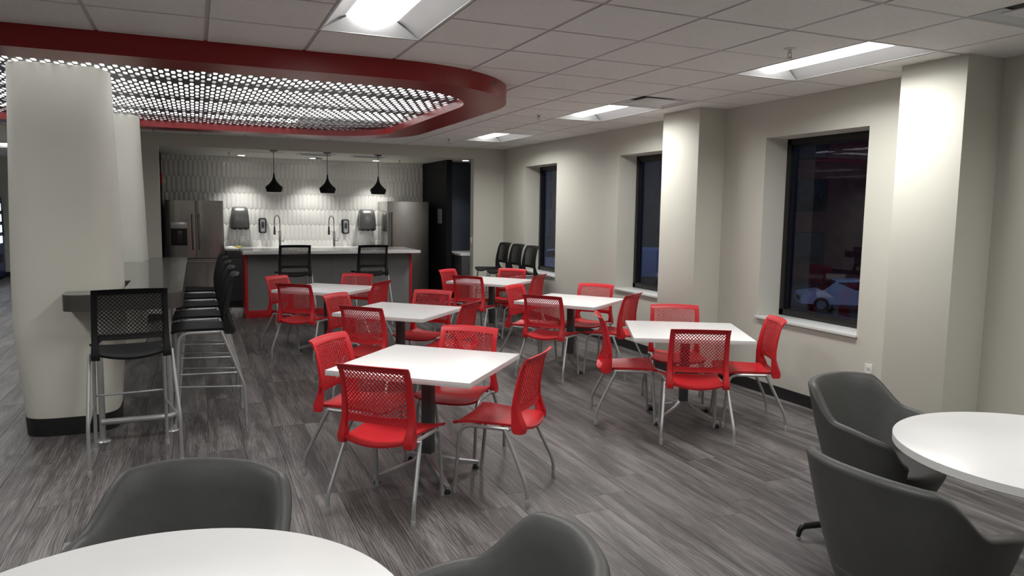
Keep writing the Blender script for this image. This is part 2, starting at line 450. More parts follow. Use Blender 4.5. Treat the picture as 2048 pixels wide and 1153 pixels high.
struct('wall_wing_far', MB().box(XL, XW+0.2, YW, YW+0.15, -0.1, 3.25), M['wall'], smooth=0)
struct('wall_wing_side', MB().box(XW, XW+0.12, YB+0.16, YW, -0.1, 3.25), M['wall'], smooth=0)
# black rubber baseboards
bh, bt = 0.105, 0.008
def baseboard(name, segs):
    mb = MB()
    for s_ in segs: mb.box(*s_, 0.0, bh)
    return struct(name, mb, M['base'], smooth=0)
segs = []; y = YN
for a, b, x in PIL:
    segs += [(XR-bt, XR, y, a), (x-bt, XR, a-bt, a), (x-bt, x, a-bt, b+bt), (x-bt, XR, b, b+bt)]; y = b
segs.append((XR-bt, XR, y, YB))
baseboard('baseboard_right', segs)
baseboard('baseboard_back', [(XW, KX0, YB-bt, YB), (KX1, XR, YB-bt, YB)])
baseboard('baseboard_wing', [(XL, XW, YW-bt, YW)])
baseboard('baseboard_left', [(XL, XL+bt, YN, YW)])

# ------------------------------------------------------------------ windows
for n, (a, b) in enumerate(WIN):
    wd = tag(bpy.data.objects.new('window_%d' % (n+1), None), kind='structure'); C.objects.link(wd)
    fw = 0.055; x0, x1 = XG-0.01, XG+0.06
    mb = MB().box(x0, x1, a, b, WZ0, WZ0+fw+0.01, .003).box(x0, x1, a, b, WZ1-fw, WZ1, .003)
    mb.box(x0, x1, a, a+fw, WZ0, WZ1, .003).box(x0, x1, b-fw, b, WZ0, WZ1, .003)
    mb.obj('window_frame', M['frame'], wd)
    mb = MB(); t = 0.018
    mb.box(x0+.02, x1, a+fw, b-fw, WZ0+fw, WZ0+fw+t).box(x0+.02, x1, a+fw, b-fw, WZ1-fw-t, WZ1-fw)
    mb.box(x0+.02, x1, a+fw, a+fw+t, WZ0+fw, WZ1-fw).box(x0+.02, x1, b-fw-t, b-fw, WZ0+fw, WZ1-fw)
    mb.obj('glazing_bead', M['frame'], wd, smooth=0)
    MB().add([(XG+.04, a+fw, WZ0+fw), (XG+.04, b-fw, WZ0+fw), (XG+.04, b-fw, WZ1-fw), (XG+.04, a+fw, WZ1-fw)], [(0, 3, 2, 1)]).obj('pane', M['glass'], wd, smooth=None)
    MB().box(XR-0.025, XG-0.008, a-0.012, b+0.012, WZ0-0.022, WZ0+0.003, .004).obj('window_sill', M['sill'], wd)

# ------------------------------------------------------------------ kitchen shell
struct('wall_kitchen_back', MB().box(KX0-0.6, XR+0.3, KY, KY+0.15, -0.1, 3.25), M['grout'], smooth=0)
struct('ceiling_kitchen', MB().box(KX0-0.6, XR+0.3, YB+0.16, KY, KZ, KZ+0.1), M['wall'], smooth=0)
struct('wall_kitchen_left', MB().box(KX0-0.16, KX0-0.04, YB+0.16, KY, 0, KZ), M['blackwall'], smooth=0)
struct('wall_kitchen_right', MB().box(XR, XR+0.3, YB+0.16, KY, 0, KZ), M['navy'], smooth=0)
# dark end panel and navy alcove at the right of the kitchen
struct('wall_closet', MB().box(4.05, 4.15, 12.45, KY, 0, KZ), M['blackwall'], smooth=0)
struct('wall_alcove', MB().box(4.15, XR, 13.02, KY, 0, KZ), M['navy'], smooth=0)

# picket tiles: elongated hexagons with a raised ridge
tw, th, tp = 0.076, 0.305, 0.030
mb = MB(); g = 0.0009; hw = tw/2-g; hh = th/2-g
outl = [(-hw, -hh+tp), (0, -hh), (hw, -hh+tp), (hw, hh-tp), (0, hh), (-hw, hh-tp)]
k = 0.62
inn = [(-hw*k, -hh+tp+.004), (0, -hh+tp*.8), (hw*k, -hh+tp+.004), (hw*k, hh-tp-.004), (0, hh-tp*.8), (-hw*k, hh-tp-.004)]
mb.loft([[(x, 0.002, z) for x, z in outl], [(x, -0.004, z) for x, z in outl], [(x*.9, -0.0095, z) for x, z in inn]], cap=False)
nn = len(mb.v); mb.v += [(0, -0.0115, -hh+tp+.01), (0, -0.0115, hh-tp-.01)]
o6 = 12
mb.f += [(o6+0, o6+1, nn), (o6+1, o6+2, nn), (o6+2, o6+3, nn+1, nn), (o6+3, o6+4, nn+1), (o6+4, o6+5, nn+1), (o6+5, o6+0, nn, nn+1)]
pm = mb.mesh('picket_tile', 25); pm.materials.append(M['picket'])
wall_t = bpy.data.objects['wall_kitchen_back']
pts = []
row = 0; z = 0.96
rh = th-tp
while z < KZ+0.1:
    x = KX0 - 0.1 + (tw/2 if row % 2 else 0)
    while x < 4.06:
        zz0, zz1 = z-th/2, z+th/2
        if zz1 < KZ+0.02 or True: pts.append((x, z))
        x += tw
    row += 1; z += rh
def hidden(x, z):
    if x < 0.36 and z < 1.65: return 1
    if x > 3.3 and z < 1.7: return 1
    return 0
pts = [p for p in pts if not (p[0] < 0.25 and p[1] < 1.5) and not (p[0] > 3.42 and p[1] < 1.55)]
pts.sort(key=lambda p: (hidden(*p), -(1 if p[1] < 2.4 else 0)))
rest = MB(); base_v = [tuple(v.co) for v in pm.vertices]; base_f = [tuple(p.vertices) for p in pm.polygons]
for n, (x, z) in enumerate(pts):
    if n < 300: link('picket_tile', pm, wall_t, (x, KY, z))
    else: rest.add([(a+x, b+KY, min(c+z, KZ+.05)) for a, b, c in base_v], base_f)
if rest.v: tag(rest.obj('picket_tile_field', M['picket'], wall_t, smooth=25), kind='stuff')

# ------------------------------------------------------------------ ceiling lamps (2x4 basket troffers)
def make_troffer():
    t = thing('ceiling_lamp', 'x', 'ceiling lamp')
    W, D = GS, 2*GS; e = 0.012
    mb = MB()
    # rim flange
    for (x0, x1, y0, y1) in ((0, W, 0, e), (0, W, D-e, D), (0, e, e, D-e), (W-e, W, e, D-e)): mb.box(x0, x1, y0, y1, -0.006, 0.004)
    mb.obj('rim', M['lampw'], t, smooth=0)
    # curved white reflector wings, rising from the rim to the basket
    mb = MB(); n = 8
    for s_ in (0, 1):
        prof = []
        for k in range(n+1):
            u = k/n; x = e + u*(W*0.27-e); z = 0.0 + 0.085*math.sin(u*PI/2)
            prof.append((W-x if s_ else x, z))
        MB().loft([[(x, e, z) for x, z in prof], [(x, D-e, z) for x, z in prof]], cap=False, closed=False).obj('reflector', M['lampw'], t)
    for y0, y1 in ((e, e+0.045), (D-e, D-e-0.045)):
        MB().add([(e, y0, 0), (W-e, y0, 0), (W*0.73, y1, 0.085), (W*0.27, y1, 0.085)], [(0, 1, 2, 3)]).obj('end_plate', M['lampw'], t, smooth=0)
    for yy in (0.002, D-0.005): MB().box(0.003, W-0.003, yy, yy+0.003, 0.0, 0.088).obj('end_wall', M['lampw'], t, smooth=0)
    # glowing bowed lens
    mb = MB(); prof = []
    for k in range(13):
        u = k/12; x = W*0.25 + u*W*0.50; z = 0.080 - 0.062*math.sin(u*PI)
        prof.append((x, z))
    y0, y1 = e+0.045, D-e-0.045
    mb.loft([[(x, y0, z) for x, z in prof], [(x, y1, z) for x, z in prof]], cap=True, closed=False)
    mb.obj('lens', M['lens'], t)
    ld = bpy.data.lights.new('lamp_output', 'AREA'); ld.shape = 'RECTANGLE'; ld.size = 0.26; ld.size_y = 1.08
    ld.energy = LAMP_W; ld.spread = math.radians(158); ld.color = (1.0, 0.985, 0.955)
    lo = bpy.data.objects.new('lamp_output', ld); C.objects.link(lo); lo.parent = t; lo.location = (W/2, D/2, 0.014)
    MB().box(0.004, W-0.004, 0.004, D-0.004, 0.088, 0.11).obj('housing', M['lampw'], t, smooth=0)
    return t
tro = make_troffer(); used = [False]
TL = {(4, -2): 'recessed ceiling lamp nearest the right wall, beside the nearest pillar', (4, 3): 'recessed ceiling lamp second along the window wall, beside the air diffuser',
      (4, 8): 'farthest recessed ceiling lamp along the window wall, near the back corner', (-1, -2): 'large recessed ceiling lamp in front of the red soffit',
      (4, -7): 'recessed ceiling lamp along the window wall behind the viewer', (-1, -7): 'recessed ceiling lamp overhead behind the viewer',
      (-6, -2): 'recessed ceiling lamp left of the view in front of the soffit', (-6, -7): 'recessed ceiling lamp far left behind the viewer',
      (-8, 13): 'recessed ceiling lamp beyond the large column at far left', (-8, 18): 'recessed ceiling lamp deep in the far left wing', (-12, 16): 'recessed ceiling lamp by the left wall of the far wing'}
for (i, j) in troffers + wing_tro:
    place(tro, used, (GX+i*GS, GY+j*GS, H), 0, TL[(i, j)], 'recessed ceiling lamps')

# air diffusers
def diffuser(i, j, label):
    t = thing('air_diffuser', label, 'air vent', (GX+i*GS, GY+j*GS, H), 0, 'ceiling air diffusers')
    W = GS; mb = MB()
    o, q = [(0.006, 0.006), (W-.006, 0.006), (W-.006, W-.006), (0.006, W-.006)], 0.075
    inner = [(q, q), (W-q, q), (W-q, W-q), (q, W-q)]
    mb.loft([[(x, y, -0.004) for x, y in o], [(x, y, 0.045) for x, y in inner]], cap=False); mb.obj('cone', M['lampw'], t, smooth=0)
    MB().box(q+.035, W-q-.035, q+.035, W-q-.035, -0.002, 0.006, .003).obj('face_plate', M['lampw'], t)
    MB().box(q-.03, W-q+.03, q-.03, W-q+.03, 0.05, 0.06).obj('throat', M['dark'], t, smooth=0)
diffuser(4, 2, 'square ceiling air diffuser next to the second window-wall lamp')
diffuser(4, -4, 'square ceiling air diffuser at the top right above the nearest pillar')
# sprinkler heads
def sprinkler(x, y, z, label):
    t = thing('sprinkler_head', label, 'sprinkler', (x, y, z), 0, 'ceiling sprinkler heads')
    MB().lathe([(0.0, -0.004), (0.036, -0.004), (0.038, 0.0), (0.0, 0.001)], 20).obj('escutcheon', M['lampw'], t)
    mb = MB().lathe([(0, -0.03), (0.011, -0.03), (0.013, -0.004), (0, -0.004)], 12)
    mb.tube([(0.012, 0, -0.02), (0.016, 0, -0.04), (0.004, 0, -0.055)], 0.003, 6).tube([(-0.012, 0, -0.02), (-0.016, 0, -0.04), (-0.004, 0, -0.055)], 0.003, 6)
    mb.obj('frame', M['chrome'], t)
    MB().lathe([(0, -0.058), (0.018, -0.057), (0.018, -0.055), (0, -0.055)], 14).obj('deflector', M['chrome'], t)
for (i, j, l) in ((3.556, -1.41, 'ceiling sprinkler head left of the nearest window-wall lamp'), (3.553, 4.7, 'ceiling sprinkler head beside the second window-wall lamp'),
                  (3.56, 9.86, 'ceiling sprinkler head near the farthest lamp and back wall')):
    sprinkler(GX+i*GS, GY+j*GS, H-0.006, l)
sprinkler(0.52, 12.81, KZ, 'sprinkler head on the left of the kitchen ceiling')
sprinkler(3.35, 13.0, KZ, 'sprinkler head on the right of the kitchen ceiling')

# ------------------------------------------------------------------ red soffit ring with mesh panels
sof = thing('ceiling_soffit', 'red rounded ceiling soffit ring framing bright slotted metal mesh', 'ceiling feature', (0, 0, 0))
NS = 14
outer = rrect(SX0, SX1, SY0, SY1, SR, NS)
iw = 0.365
inner = rrect(SX0+iw, SX1-iw, SY0+iw, SY1-iw, SR-iw, NS)
MB().loft([[(x, y, H+0.02) for x, y in outer], [(x, y, SZ+0.004) for x, y in outer], [(x*1+ (0.004 if x < 0 else -0.004), y, SZ) for x, y in outer],
           [(x, y, SZ) for x, y in inner], [(x, y, MZ) for x, y in inner]], cap=False).obj('soffit_band', M['red_soffit'], sof, smooth=40)
# slotted panel: staggered slots elongated in depth
def slot_panel(w_, d_, name):
    mb = MB(); px, py = 0.042, 0.19; hx, hy = 0.0150, 0.056
    nx, ny = int(round(w_/px)), int(round(d_/py)); px = w_/nx; py = d_/ny
    def cell(x0, y0, x1, y1):
        cx, cy = (x0+x1)/2, (y0+y1)/2
        o = [(x0, y0), (cx, y0), (x1, y0), (x1, cy), (x1, y1), (cx, y1), (x0, y1), (x0, cy)]
        r = 0.72
        i_ = [(cx-hx*r, cy-hy), (cx, cy-hy*1.06), (cx+hx*r, cy-hy), (cx+hx, cy), (cx+hx*r, cy+hy), (cx, cy+hy*1.06), (cx-hx*r, cy+hy), (cx-hx, cy)]
        b = len(mb.v); mb.v += [(x, y, 0) for x, y in o] + [(x, y, 0) for x, y in i_]
        mb.f += [(b+k, b+(k+1) % 8, b+8+(k+1) % 8, b+8+k) for k in range(8)]
    for i in range(nx):
        x0 = i*px
        off = py/2 if i % 2 else 0
        if off: mb.add([(x0, 0, 0), (x0+px, 0, 0), (x0+px, off, 0), (x0, off, 0)], [(0, 1, 2, 3)]); 
        for j in range(ny - (1 if off else 0)): cell(x0, off+j*py, x0+px, off+(j+1)*py)
        if off: mb.add([(x0, d_-off, 0), (x0+px, d_-off, 0), (x0+px, d_, 0), (x0, d_, 0)], [(0, 1, 2, 3)])
    # folded rim of the panel
    for (x0, x1, y0, y1) in ((0, w_, 0, .006), (0, w_, d_-.006, d_), (0, .006, 0, d_), (w_-.006, w_, 0, d_)): mb.box(x0, x1, y0, y1, 0.0005, 0.03)
    me = mb.mesh(name, 0); me.materials.append(M['mesh_metal']); return me
mw = (SX1-iw+0.02 - (-0.27))/2
md = (SY1-SY0-2*iw+0.06)/4
pme = slot_panel(mw-0.002, md-0.002, 'mesh_panel')
for a in range(-3, 2):
    for b in range(4):
        x0 = -0.27 + a*mw + mw*0; y0 = SY0+iw-0.03+b*md
        if -0.27+a*mw < SX0: continue
        link('mesh_panel', pme, sof, (-0.27+a*mw+0.001, y0+0.001, MZ + 0.004))
# plenum around the mesh: dark deck with strip lamps
mb = MB(); po = rrect(SX0+0.10, SX1-0.10, SY0+0.10, SY1-0.10, SR-0.1, NS)
mb.loft([[(x, y, H+0.02) for x, y in po], [(x, y, 3.24) for x, y in po]], cap=False)
mb.obj('plenum_wall', M['lampw'], sof)
lpm = MB().box(0, 1.045, 0, 0.52, 0, 0.03, 0.004).mesh('light_panel'); lpm.materials.append(M['lampstrip'])
for a in range(6):
    for b in range(7):
        x0, y0 = -4.2+a*1.085, SY0+0.33+b*0.62
        if x0+1.05 > SX1-0.12 or y0+0.52 > SY1-0.12: continue
        if b in (0, 6) and a in (0, 5): continue
        link('light_panel', lpm, sof, (x0, y0, 2.745+0.015*((a+b) % 2)))

# ------------------------------------------------------------------ columns
def column(cx, cy):
    prof = [(0.0, .302), (0.105, .308), (0.40, .332), (0.74, .360), (0.76, .3605), (1.2, .356), (1.8, .342), (2.3, .328), (MZ-0.005, .320)]
    rings = []
    for z, h in prof: rings.append([(x, y, z) for x, y in squircle(h, h, 3.6, 64)])
    o = MB().loft(rings).obj('column', M['colm'], None, (cx, cy, 0), smooth=50); tag(o, kind='structure')
    rb = [[(x, y, z) for x, y in squircle(h, h, 3.6, 64)] for z, h in ((0.001, .309), (0.135, .3165))]
    MB().loft(rb).obj('column_base', M['base'], o, smooth=50)
column(-0.886, 6.45); column(-0.876, 9.43)

# ------------------------------------------------------------------ bar counter
bar = thing('bar_counter', 'long grey bar-height counter wrapped around the two columns', 'bar counter', (0, 0, 0))
bx0, bx1, by0, by1, bz = -0.865, -0.105, 5.80, 9.80, 1.07
poly = [(x, y) for x, y in rrect(bx0, bx1, by0, by1, (0.09, 0.11, 0.09, 0.09), 8)]
# left edge (clockwise walk from top-left) gets two notches for the columns
nx = -0.505
notch = [(bx0, by1-0.02), (bx0, by1-0.02)]
left = [(bx0, 9.81)]
outl = poly[:len(poly)-9]                 # drop the far-left rounded corner
outl += [(nx, by1), (nx, 9.055), (bx0, 9.055), (bx0, 6.83), (nx, 6.83), (nx, 6.075), (bx0, 6.075)]
def bar_mesh(z0, z1, mt, name, grow=0.0):
    mb = MB(); bm = bmesh.new()
    vb = [bm.verts.new((x, y, z0)) for x, y in outl]; f = bm.faces.new(vb)
    r = bmesh.ops.extrude_face_region(bm, geom=[f]); vv = [g for g in r['geom'] if isinstance(g, bmesh.types.BMVert)]
    bmesh.ops.translate(bm, verts=vv, vec=(0, 0, z1-z0)); bmesh.ops.triangulate(bm, faces=[q for q in bm.faces if len(q.verts) > 4])
    bm.verts.index_update(); mb.add([tuple(q.co) for q in bm.verts], [[q.index for q in q2.verts] for q2 in bm.faces]); bm.free()
    return mb.obj(name, mt, bar, smooth=30)
bar_mesh(bz-0.115, bz-0.006, M['bar_edge'], 'counter_edge')
bar_mesh(bz-0.006, bz, M['bar'], 'counter_top')
MB().tube([(-0.655, 5.9, bz-0.115), (-0.655, 5.9, 0.005)], 0.021, 14).obj('leg', M['silver'], bar)
for (x, y) in ((-0.21, 6.02), (-0.21, 7.35), (-0.21, 8.7)):
    MB().tube([(x, y, bz-0.115), (x, y, 0.005)], 0.021, 14).obj('leg', M['silver'], bar)
for (x, y) in ((-0.655, 5.9), (-0.21, 6.02), (-0.21, 7.35), (-0.21, 8.7)):
    MB().lathe([(0, 0.012), (0.045, 0.010), (0.052, 0.0), (0, 0.0)], 24, (x, y, 0)).obj('floor_flange', M['silver'], bar)
MB().tube(fillet([(-0.655, 5.84, 0.155), (-0.17, 5.84, 0.155), (-0.17, 6.3, 0.155), (-0.17, 9.5, 0.155)], 0.12, 8), 0.022, 12).obj('foot_rail', M['silver'], bar)

# ------------------------------------------------------------------ stacking chair / bar stool
SEAT_PROF = None
def chair_parts(root, body, leg, cap, dz, stool):
    # --- seat shell
    n, mvs = 14, 16
    def seat_pt(u, v, off=0.0):
        # u across -1..1, v from rear 0 to front 1
        y = -0.200 + v*0.462
        hw = 0.186 + 0.050*v**1.3 - 0.015*math.sin(v*PI)
        y -= 0.026*(1-u*u)*(1-v)**2            # rear edge bows back
        y -= 0.020*(u*u)*v**3                  # front corners drawn in
        x = u*hw
        z = 0.448 - 0.020*(1-u*u)*math.sin(min(1, v*1.25)*PI)*0.8 - 0.022*(1-v)**3*(1-u*u)*1.2
        z -= 0.034*max(0, (v-0.72)/0.28)**2*(1-0.72*abs(u)**3)
        z += 0.010*abs(u)**4*v
        return (x, y, z+dz+off)
    def grid(fn, a, b):
        vs = [fn(-1+2*i/a, j/b) for j in range(b+1) for i in range(a+1)]
        fs = [(j*(a+1)+i, j*(a+1)+i+1, (j+1)*(a+1)+i+1, (j+1)*(a+1)+i) for j in range(b) for i in range(a)]
        return vs, fs
    def shell(fn_top, fn_bot, a, b):
        v1, f1 = grid(fn_top, a, b); v2, f2 = grid(fn_bot, a, b); o = len(v1)
        ed = [i for i in range(a+1)] + [j*(a+1)+a for j in range(1, b+1)] + [b*(a+1)+i for i in range(a-1, -1, -1)] + [j*(a+1) for j in range(b-1, 0, -1)]
        fs = f1 + [tuple(o+i for i in f) for f in f2] + [(ed[k], ed[(k+1) % len(ed)], o+ed[(k+1) % len(ed)], o+ed[k]) for k in range(len(ed))]
        return v1+v2, fs
    vs, fs = shell(lambda u, v: seat_pt(u, v), lambda u, v: seat_pt(u*0.985, v*0.98+0.01, -0.016), n, mvs)
    MB().add(vs, fs).obj('seat', body, root, smooth=60)
    # --- back: profile in (y, z)
    prof = [(-0.196, .405), (-0.192, .45), (-0.180, .50), (-0.170, .55), (-0.173, .62), (-0.186, .70), (-0.204, .78), (-0.222, .83), (-0.236, .852), (-0.250, .860)]
    def bp(z):
        for (y0, z0), (y1, z1) in zip(prof, prof[1:]):
            if z <= z1: t = (z-z0)/(z1-z0); return y0+(y1-y0)*t
        return prof[-1][0]
    def hw(z): return 0.224 - 0.008*max(0, (z-.5)/.36)
    def back_pt(u, z, off=0.0):
        return (u*hw(z), bp(z) + 0.028*u*u + off, z + dz - (0.006*u*u if z > .8 else 0))
    fr = MB()
    zlo, zhi, iu = 0.565, 0.822, 0.835
    # top rail and bottom rail (solid bands)
    for (za, zb, nz) in ((zhi, 0.860, 5), (0.528, zlo, 3)):
        f_ = lambda u, v, za=za, zb=zb: back_pt(u, za+(zb-za)*v, 0.007)
        g_ = lambda u, v, za=za, zb=zb: back_pt(u, za+(zb-za)*v, -0.007)
        vs, fs = shell(f_, g_, 14, nz); fr.add(vs, fs)
    # uprights: loft of box sections, deep at the seat and thin at the top
    for s_ in (-1, 1):
        rings = []
        for z, dp in ((.408, .052), (.425, .072), (.45, .074), (.50, .056), (.55, .040), (.62, .030), (.70, .024), (.78, .018), (.83, .016), (.858, .014)):
            uo, ui = (1.02 if z < .5 else 1.0), (0.80 if z < .5 else iu)
            xo, yo, zo = back_pt(s_*uo, z); xi, yi, _ = back_pt(s_*ui, z)
            fwd = dp*0.55; bck = dp*0.45
            r_ = 0.006
            rings.append([(xo, yo+fwd-r_, zo), (xo-s_*r_, yo+fwd, zo), (xi+s_*r_, yi+fwd*.8, zo), (xi, yi+fwd*.8-r_, zo),
                          (xi, yi-bck+r_, zo), (xi+s_*r_, yi-bck, zo), (xo-s_*r_, yo-bck, zo), (xo, yo-bck+r_, zo)])
        fr.loft(rings)
        # fillet under the bottom rail
        for k in range(3):
            z0 = .528-.012*k; u0 = iu - 0.10*(1-k/3)**2
            a = back_pt(s_*iu, z0); b = back_pt(s_*u0, z0); c = back_pt(s_*u0, z0-.012) if k == 2 else back_pt(s_*(iu-0.10*(1-(k+1)/3)**2), z0-.012); d = back_pt(s_*iu, z0-.012)
            v8 = [(p[0], p[1]+o, p[2]) for o in (.006, -.006) for p in (a, b, c, d)]
            fr.add(v8, [(0, 1, 2, 3), (4, 5, 6, 7), (1, 2, 6, 5), (0, 1, 5, 4), (2, 3, 7, 6)])
    bk = fr.obj('backrest', body, root, smooth=45)
    # --- perforated panel: lattice with diamond holes
    pn = MB(); nx_, nz_ = 15, 10; t = 0.125
    for i in range(nx_):
        for j in range(nz_):
            def P(a, b):
                u = -iu + 2*iu*(i+a)/nx_; z = zlo + (zhi-zlo)*(j+b)/nz_
                return back_pt(u, z)
            # diagonal strips around one whole and four quarter diamonds
            e = [P(.5-t, 0), P(.5+t, 0), P(1, .5-t), P(1, .5+t), P(.5+t, 1), P(.5-t, 1), P(0, .5+t), P(0, .5-t)]
            d = [P(.5, t), P(1-t, .5), P(.5, 1-t), P(t, .5)]
            b0 = len(pn.v); pn.v += e+d
            for k in range(4):
                pn.f.append((b0+2*k, b0+2*k+1, b0+8+k))
                pn.f.append((b0+2*k+1, b0+(2*k+2) % 8, b0+8+(k+1) % 4, b0+8+k))
    po_ = pn.obj('back_mesh', body, bk, smooth=60)
    sd = po_.modifiers.new('thick', 'SOLIDIFY'); sd.thickness = 0.006; sd.offset = 0
    # --- legs
    r = 0.0115
    for s_ in (-1, 1):
        if not stool:
            pr = fillet([(s_*.226, -0.085, .432), (s_*.262, -0.238, .115), (s_*.262, -0.243, .012)], 0.045, 6)
            pf = fillet([(s_*.205, -0.10, .424), (s_*.212, .20, .424), (s_*.216, .236, .012)], 0.075, 7)
        else:
            pr = fillet([(s_*.238, -0.105, .438+dz), (s_*.262, -0.262, .32), (s_*.264, -0.270, .012)], 0.05, 6)
            pf = fillet([(s_*.205, -0.10, .424+dz), (s_*.212, .19, .424+dz), (s_*.222, .235, .012)], 0.075, 7)
        for p in (pr, pf):
            lg = MB().tube(p, r, 10).obj('leg', leg, root)
            e = p[-1]
            MB().lathe([(0, 0), (r*1.08, 0), (r*1.12, 0.010), (r*1.12, 0.045), (r, 0.047), (0, .047)], 12, (e[0], e[1], 0)).obj('foot_cap', cap, lg)
        # bracket tying the rear leg to the seat
        MB().tube([(s_*.232, -0.10, .424+dz), (s_*.165, -0.11, .424+dz)], 0.008, 8).obj('bracket', leg, root)
    if not stool:
        MB().tube([(-.21, .10, .422), (.21, .10, .422)], 0.008, 8).obj('seat_frame', leg, root)
    else:
        MB().tube([(-.21, .10, .422+dz), (.21, .10, .422+dz)], 0.008, 8).obj('seat_frame', leg, root)
        for s_ in (-1, 1): MB().tube([(s_*.221, .228, .33), (s_*.263, -.26, .31)], 0.0065, 8).obj('stretcher', leg, root)
        MB().tube([(-.221, .230, .40), (.221, .230, .40)], 0.0075, 8).obj('foot_bar', leg, root)
proto_c = thing('cafe_chair', 'x', 'chair'); chair_parts(proto_c, M['red'], M['silver'], M['cap'], 0, False); used_c = [False]
proto_s = thing('bar_stool', 'x', 'bar stool'); chair_parts(proto_s, M['black'], M['silver'], M['cap'], 0.31, True); used_s = [False]
def face(deg): return math.radians(deg-90)       # local +Y looks along heading deg

# ------------------------------------------------------------------ square tables and their chairs
def make_table():
    t = thing('square_table', 'x', 'table'); s_ = 0.457
    MB().box(-s_, s_, -s_, s_, 0.708, 0.7385, 0.003).obj('edge_band', M['white_edge'], t)
    MB().box(-s_, s_, -s_, s_, 0.7375, 0.7402, 0.001).obj('table_top', M['white_top'], t)
    MB().box(-.16, .16, -.16, .16, 0.694, 0.709, .004).obj('top_plate', M['post'], t)
    MB().loft([[(x, y, z) for x, y in rrect(-.036, .036, -.036, .036, .014, 4)] for z in (0.10, 0.70)]).obj('post', M['post'], t)
    for k in range(4):
        a = math.radians(45+90*k); ca, sa = math.cos(a), math.sin(a)
        def P(r_, off, z): return (r_*ca - off*sa, r_*sa + off*ca, z)
        rings = []
        for r_, hw, z0, z1 in ((0.0, .026, .085, .165), (.04, .026, .082, .155), (.10, .022, .070, .118), (.22, .018, .048, .084), (.335, .014, .030, .056), (.35, .011, .031, .050)):
            rings.append([P(r_, -hw, z0), P(r_, hw, z0), P(r_, hw*1.0, z1-.006), P(r_, hw*.6, z1), P(r_, -hw*.6, z1), P(r_, -hw, z1-.006)])
        ft = MB().loft(rings).obj('foot', M['silver'], t)
        MB().lathe([(0, 0), (.019, 0), (.021, .012), (.012, .02), (.009, .034), (0, .034)], 14, P(.333, 0, 0)).obj('glide', M['dark'], ft)
    return t
proto_t = make_table(); used_t = [False]
TB = [((1.32, 4.41), 48.8, 'white square table nearest the camera', 'the nearest square table', (0.51, 0.50, 0.51, 0.50)),
      ((1.76, 6.80), 47.5, 'white square table second back in the left-hand row', 'the second square table back, left-hand row', (0.5, 0.5, 0.52, 0.51)),
      ((1.42, 8.92), 49.5, 'white square table in front of the kitchen island', 'the square table in front of the island', (0.5, 0.5, 0.52, 0.52)),
      ((3.69, 9.33), 41.5, 'farthest white square table, near the three black corner stools', 'the farthest square table, near the corner stools', (0.5, 0.5, 0.5, 0.45)),
      ((3.71, 7.05), 38.0, 'white square table between the two pillars of the window wall', 'the square table halfway along the window wall', (0.5, 0.5, 0.5, 0.5)),
      ((3.66, 4.94), 62.3, 'white square table beside the nearest window', 'the square table beside the nearest window', (0.475, 0.49, 0.51, 0.52))]
SIDE = ['near side', 'left side', 'right side', 'far side']
for (c, rot, lab, ref, offs) in TB:
    place(proto_t, used_t, (c[0], c[1], 0), math.radians(rot), lab, 'square cafe tables')
    # headings outward: near, left, right, far
    for q, (out, sd) in enumerate(((rot+180, 'near side'), (rot+90, 'left side'), (rot-90, 'right side'), (rot, 'far side'))):
        a = math.radians(out); r_ = offs[q]
        jit = random.uniform(-2.5, 2.5)
        place(proto_c, used_c, (c[0]+r_*math.cos(a), c[1]+r_*math.sin(a), 0), face(out+180+jit),
              'red perforated-back chair at the %s of %s' % (sd, ref), 'red chairs around the square tables')

# ------------------------------------------------------------------ bar stools
place(proto_s, used_s, (-0.42, 5.41, 0), face(97), 'black bar stool at the near end of the bar, back to the viewer', 'black bar stools')
for k, l in enumerate(('nearest', 'second', 'third', 'fourth', 'farthest')):
    place(proto_s, used_s, (0.05, 6.23+0.70*k, 0), face(180), 'black bar stool along the bar, %s of the five in the row' % l, 'black bar stools')
place(proto_s, used_s, (1.265, 10.92, 0), face(91), 'left black bar stool pulled up to the kitchen island', 'black bar stools')
place(proto_s, used_s, (2.35, 10.84, 0), face(91), 'right black bar stool pulled up to the kitchen island', 'black bar stools')
for k, l in enumerate(('farthest', 'middle', 'nearest')):
    place(proto_s, used_s, (4.45, 11.2-0.535*k, 0), face(180), 'black bar stool in the back corner by the window, %s of three' % l, 'black bar stools')

# ------------------------------------------------------------------ round tables and lounge chairs
def round_table(c, r, lab):
    t = thing('round_table', lab, 'table', (c[0], c[1], 0), 0, 'white round tables')
    MB().lathe([(0, .7385), (r-.004, .7385), (r-.001, .740), (r-.004, .742), (0, .742)], 96).obj('table_top', M['white_top'], t)
    MB().lathe([(0, .706), (r-.003, .706), (r, .709), (r, .7385), (0, .7385)], 96).obj('edge_band', M['white_edge'], t)
    MB().lathe([(.0, .012), (.25, .012), (.27, .004), (.27, 0), (0, 0)], 48).obj('base_plate', M['blackmetal'], t)
    MB().lathe([(.045, .01), (.04, .03), (.04, .69), (.12, .70), (.12, .706)], 24).obj('pedestal', M['blackmetal'], t)
    return t
round_table((-0.14, 1.704), 0.600, 'round white table cut off by the bottom edge of the photo')
rt = round_table((3.224, 1.828), 0.605, 'round white table at the right edge between two lounge chairs')
MB().box(-.055, .055, -.04, .04, .7415, .7445, .002).obj('power_grommet', M['greyplastic'], rt, (0.10, -0.02, 0))
cb_ = MB().tube(fillet([(3.02, 1.60, .70), (3.03, 1.585, .55), (3.035, 1.60, .42), (3.02, 1.60, .30), (3.05, 1.62, .02), (3.15, 1.7, .012)], .08, 6), .006, 8).obj('power_cable', M['dark'])
tag(cb_, 'black power cable hanging below the round table at right', 'cable')

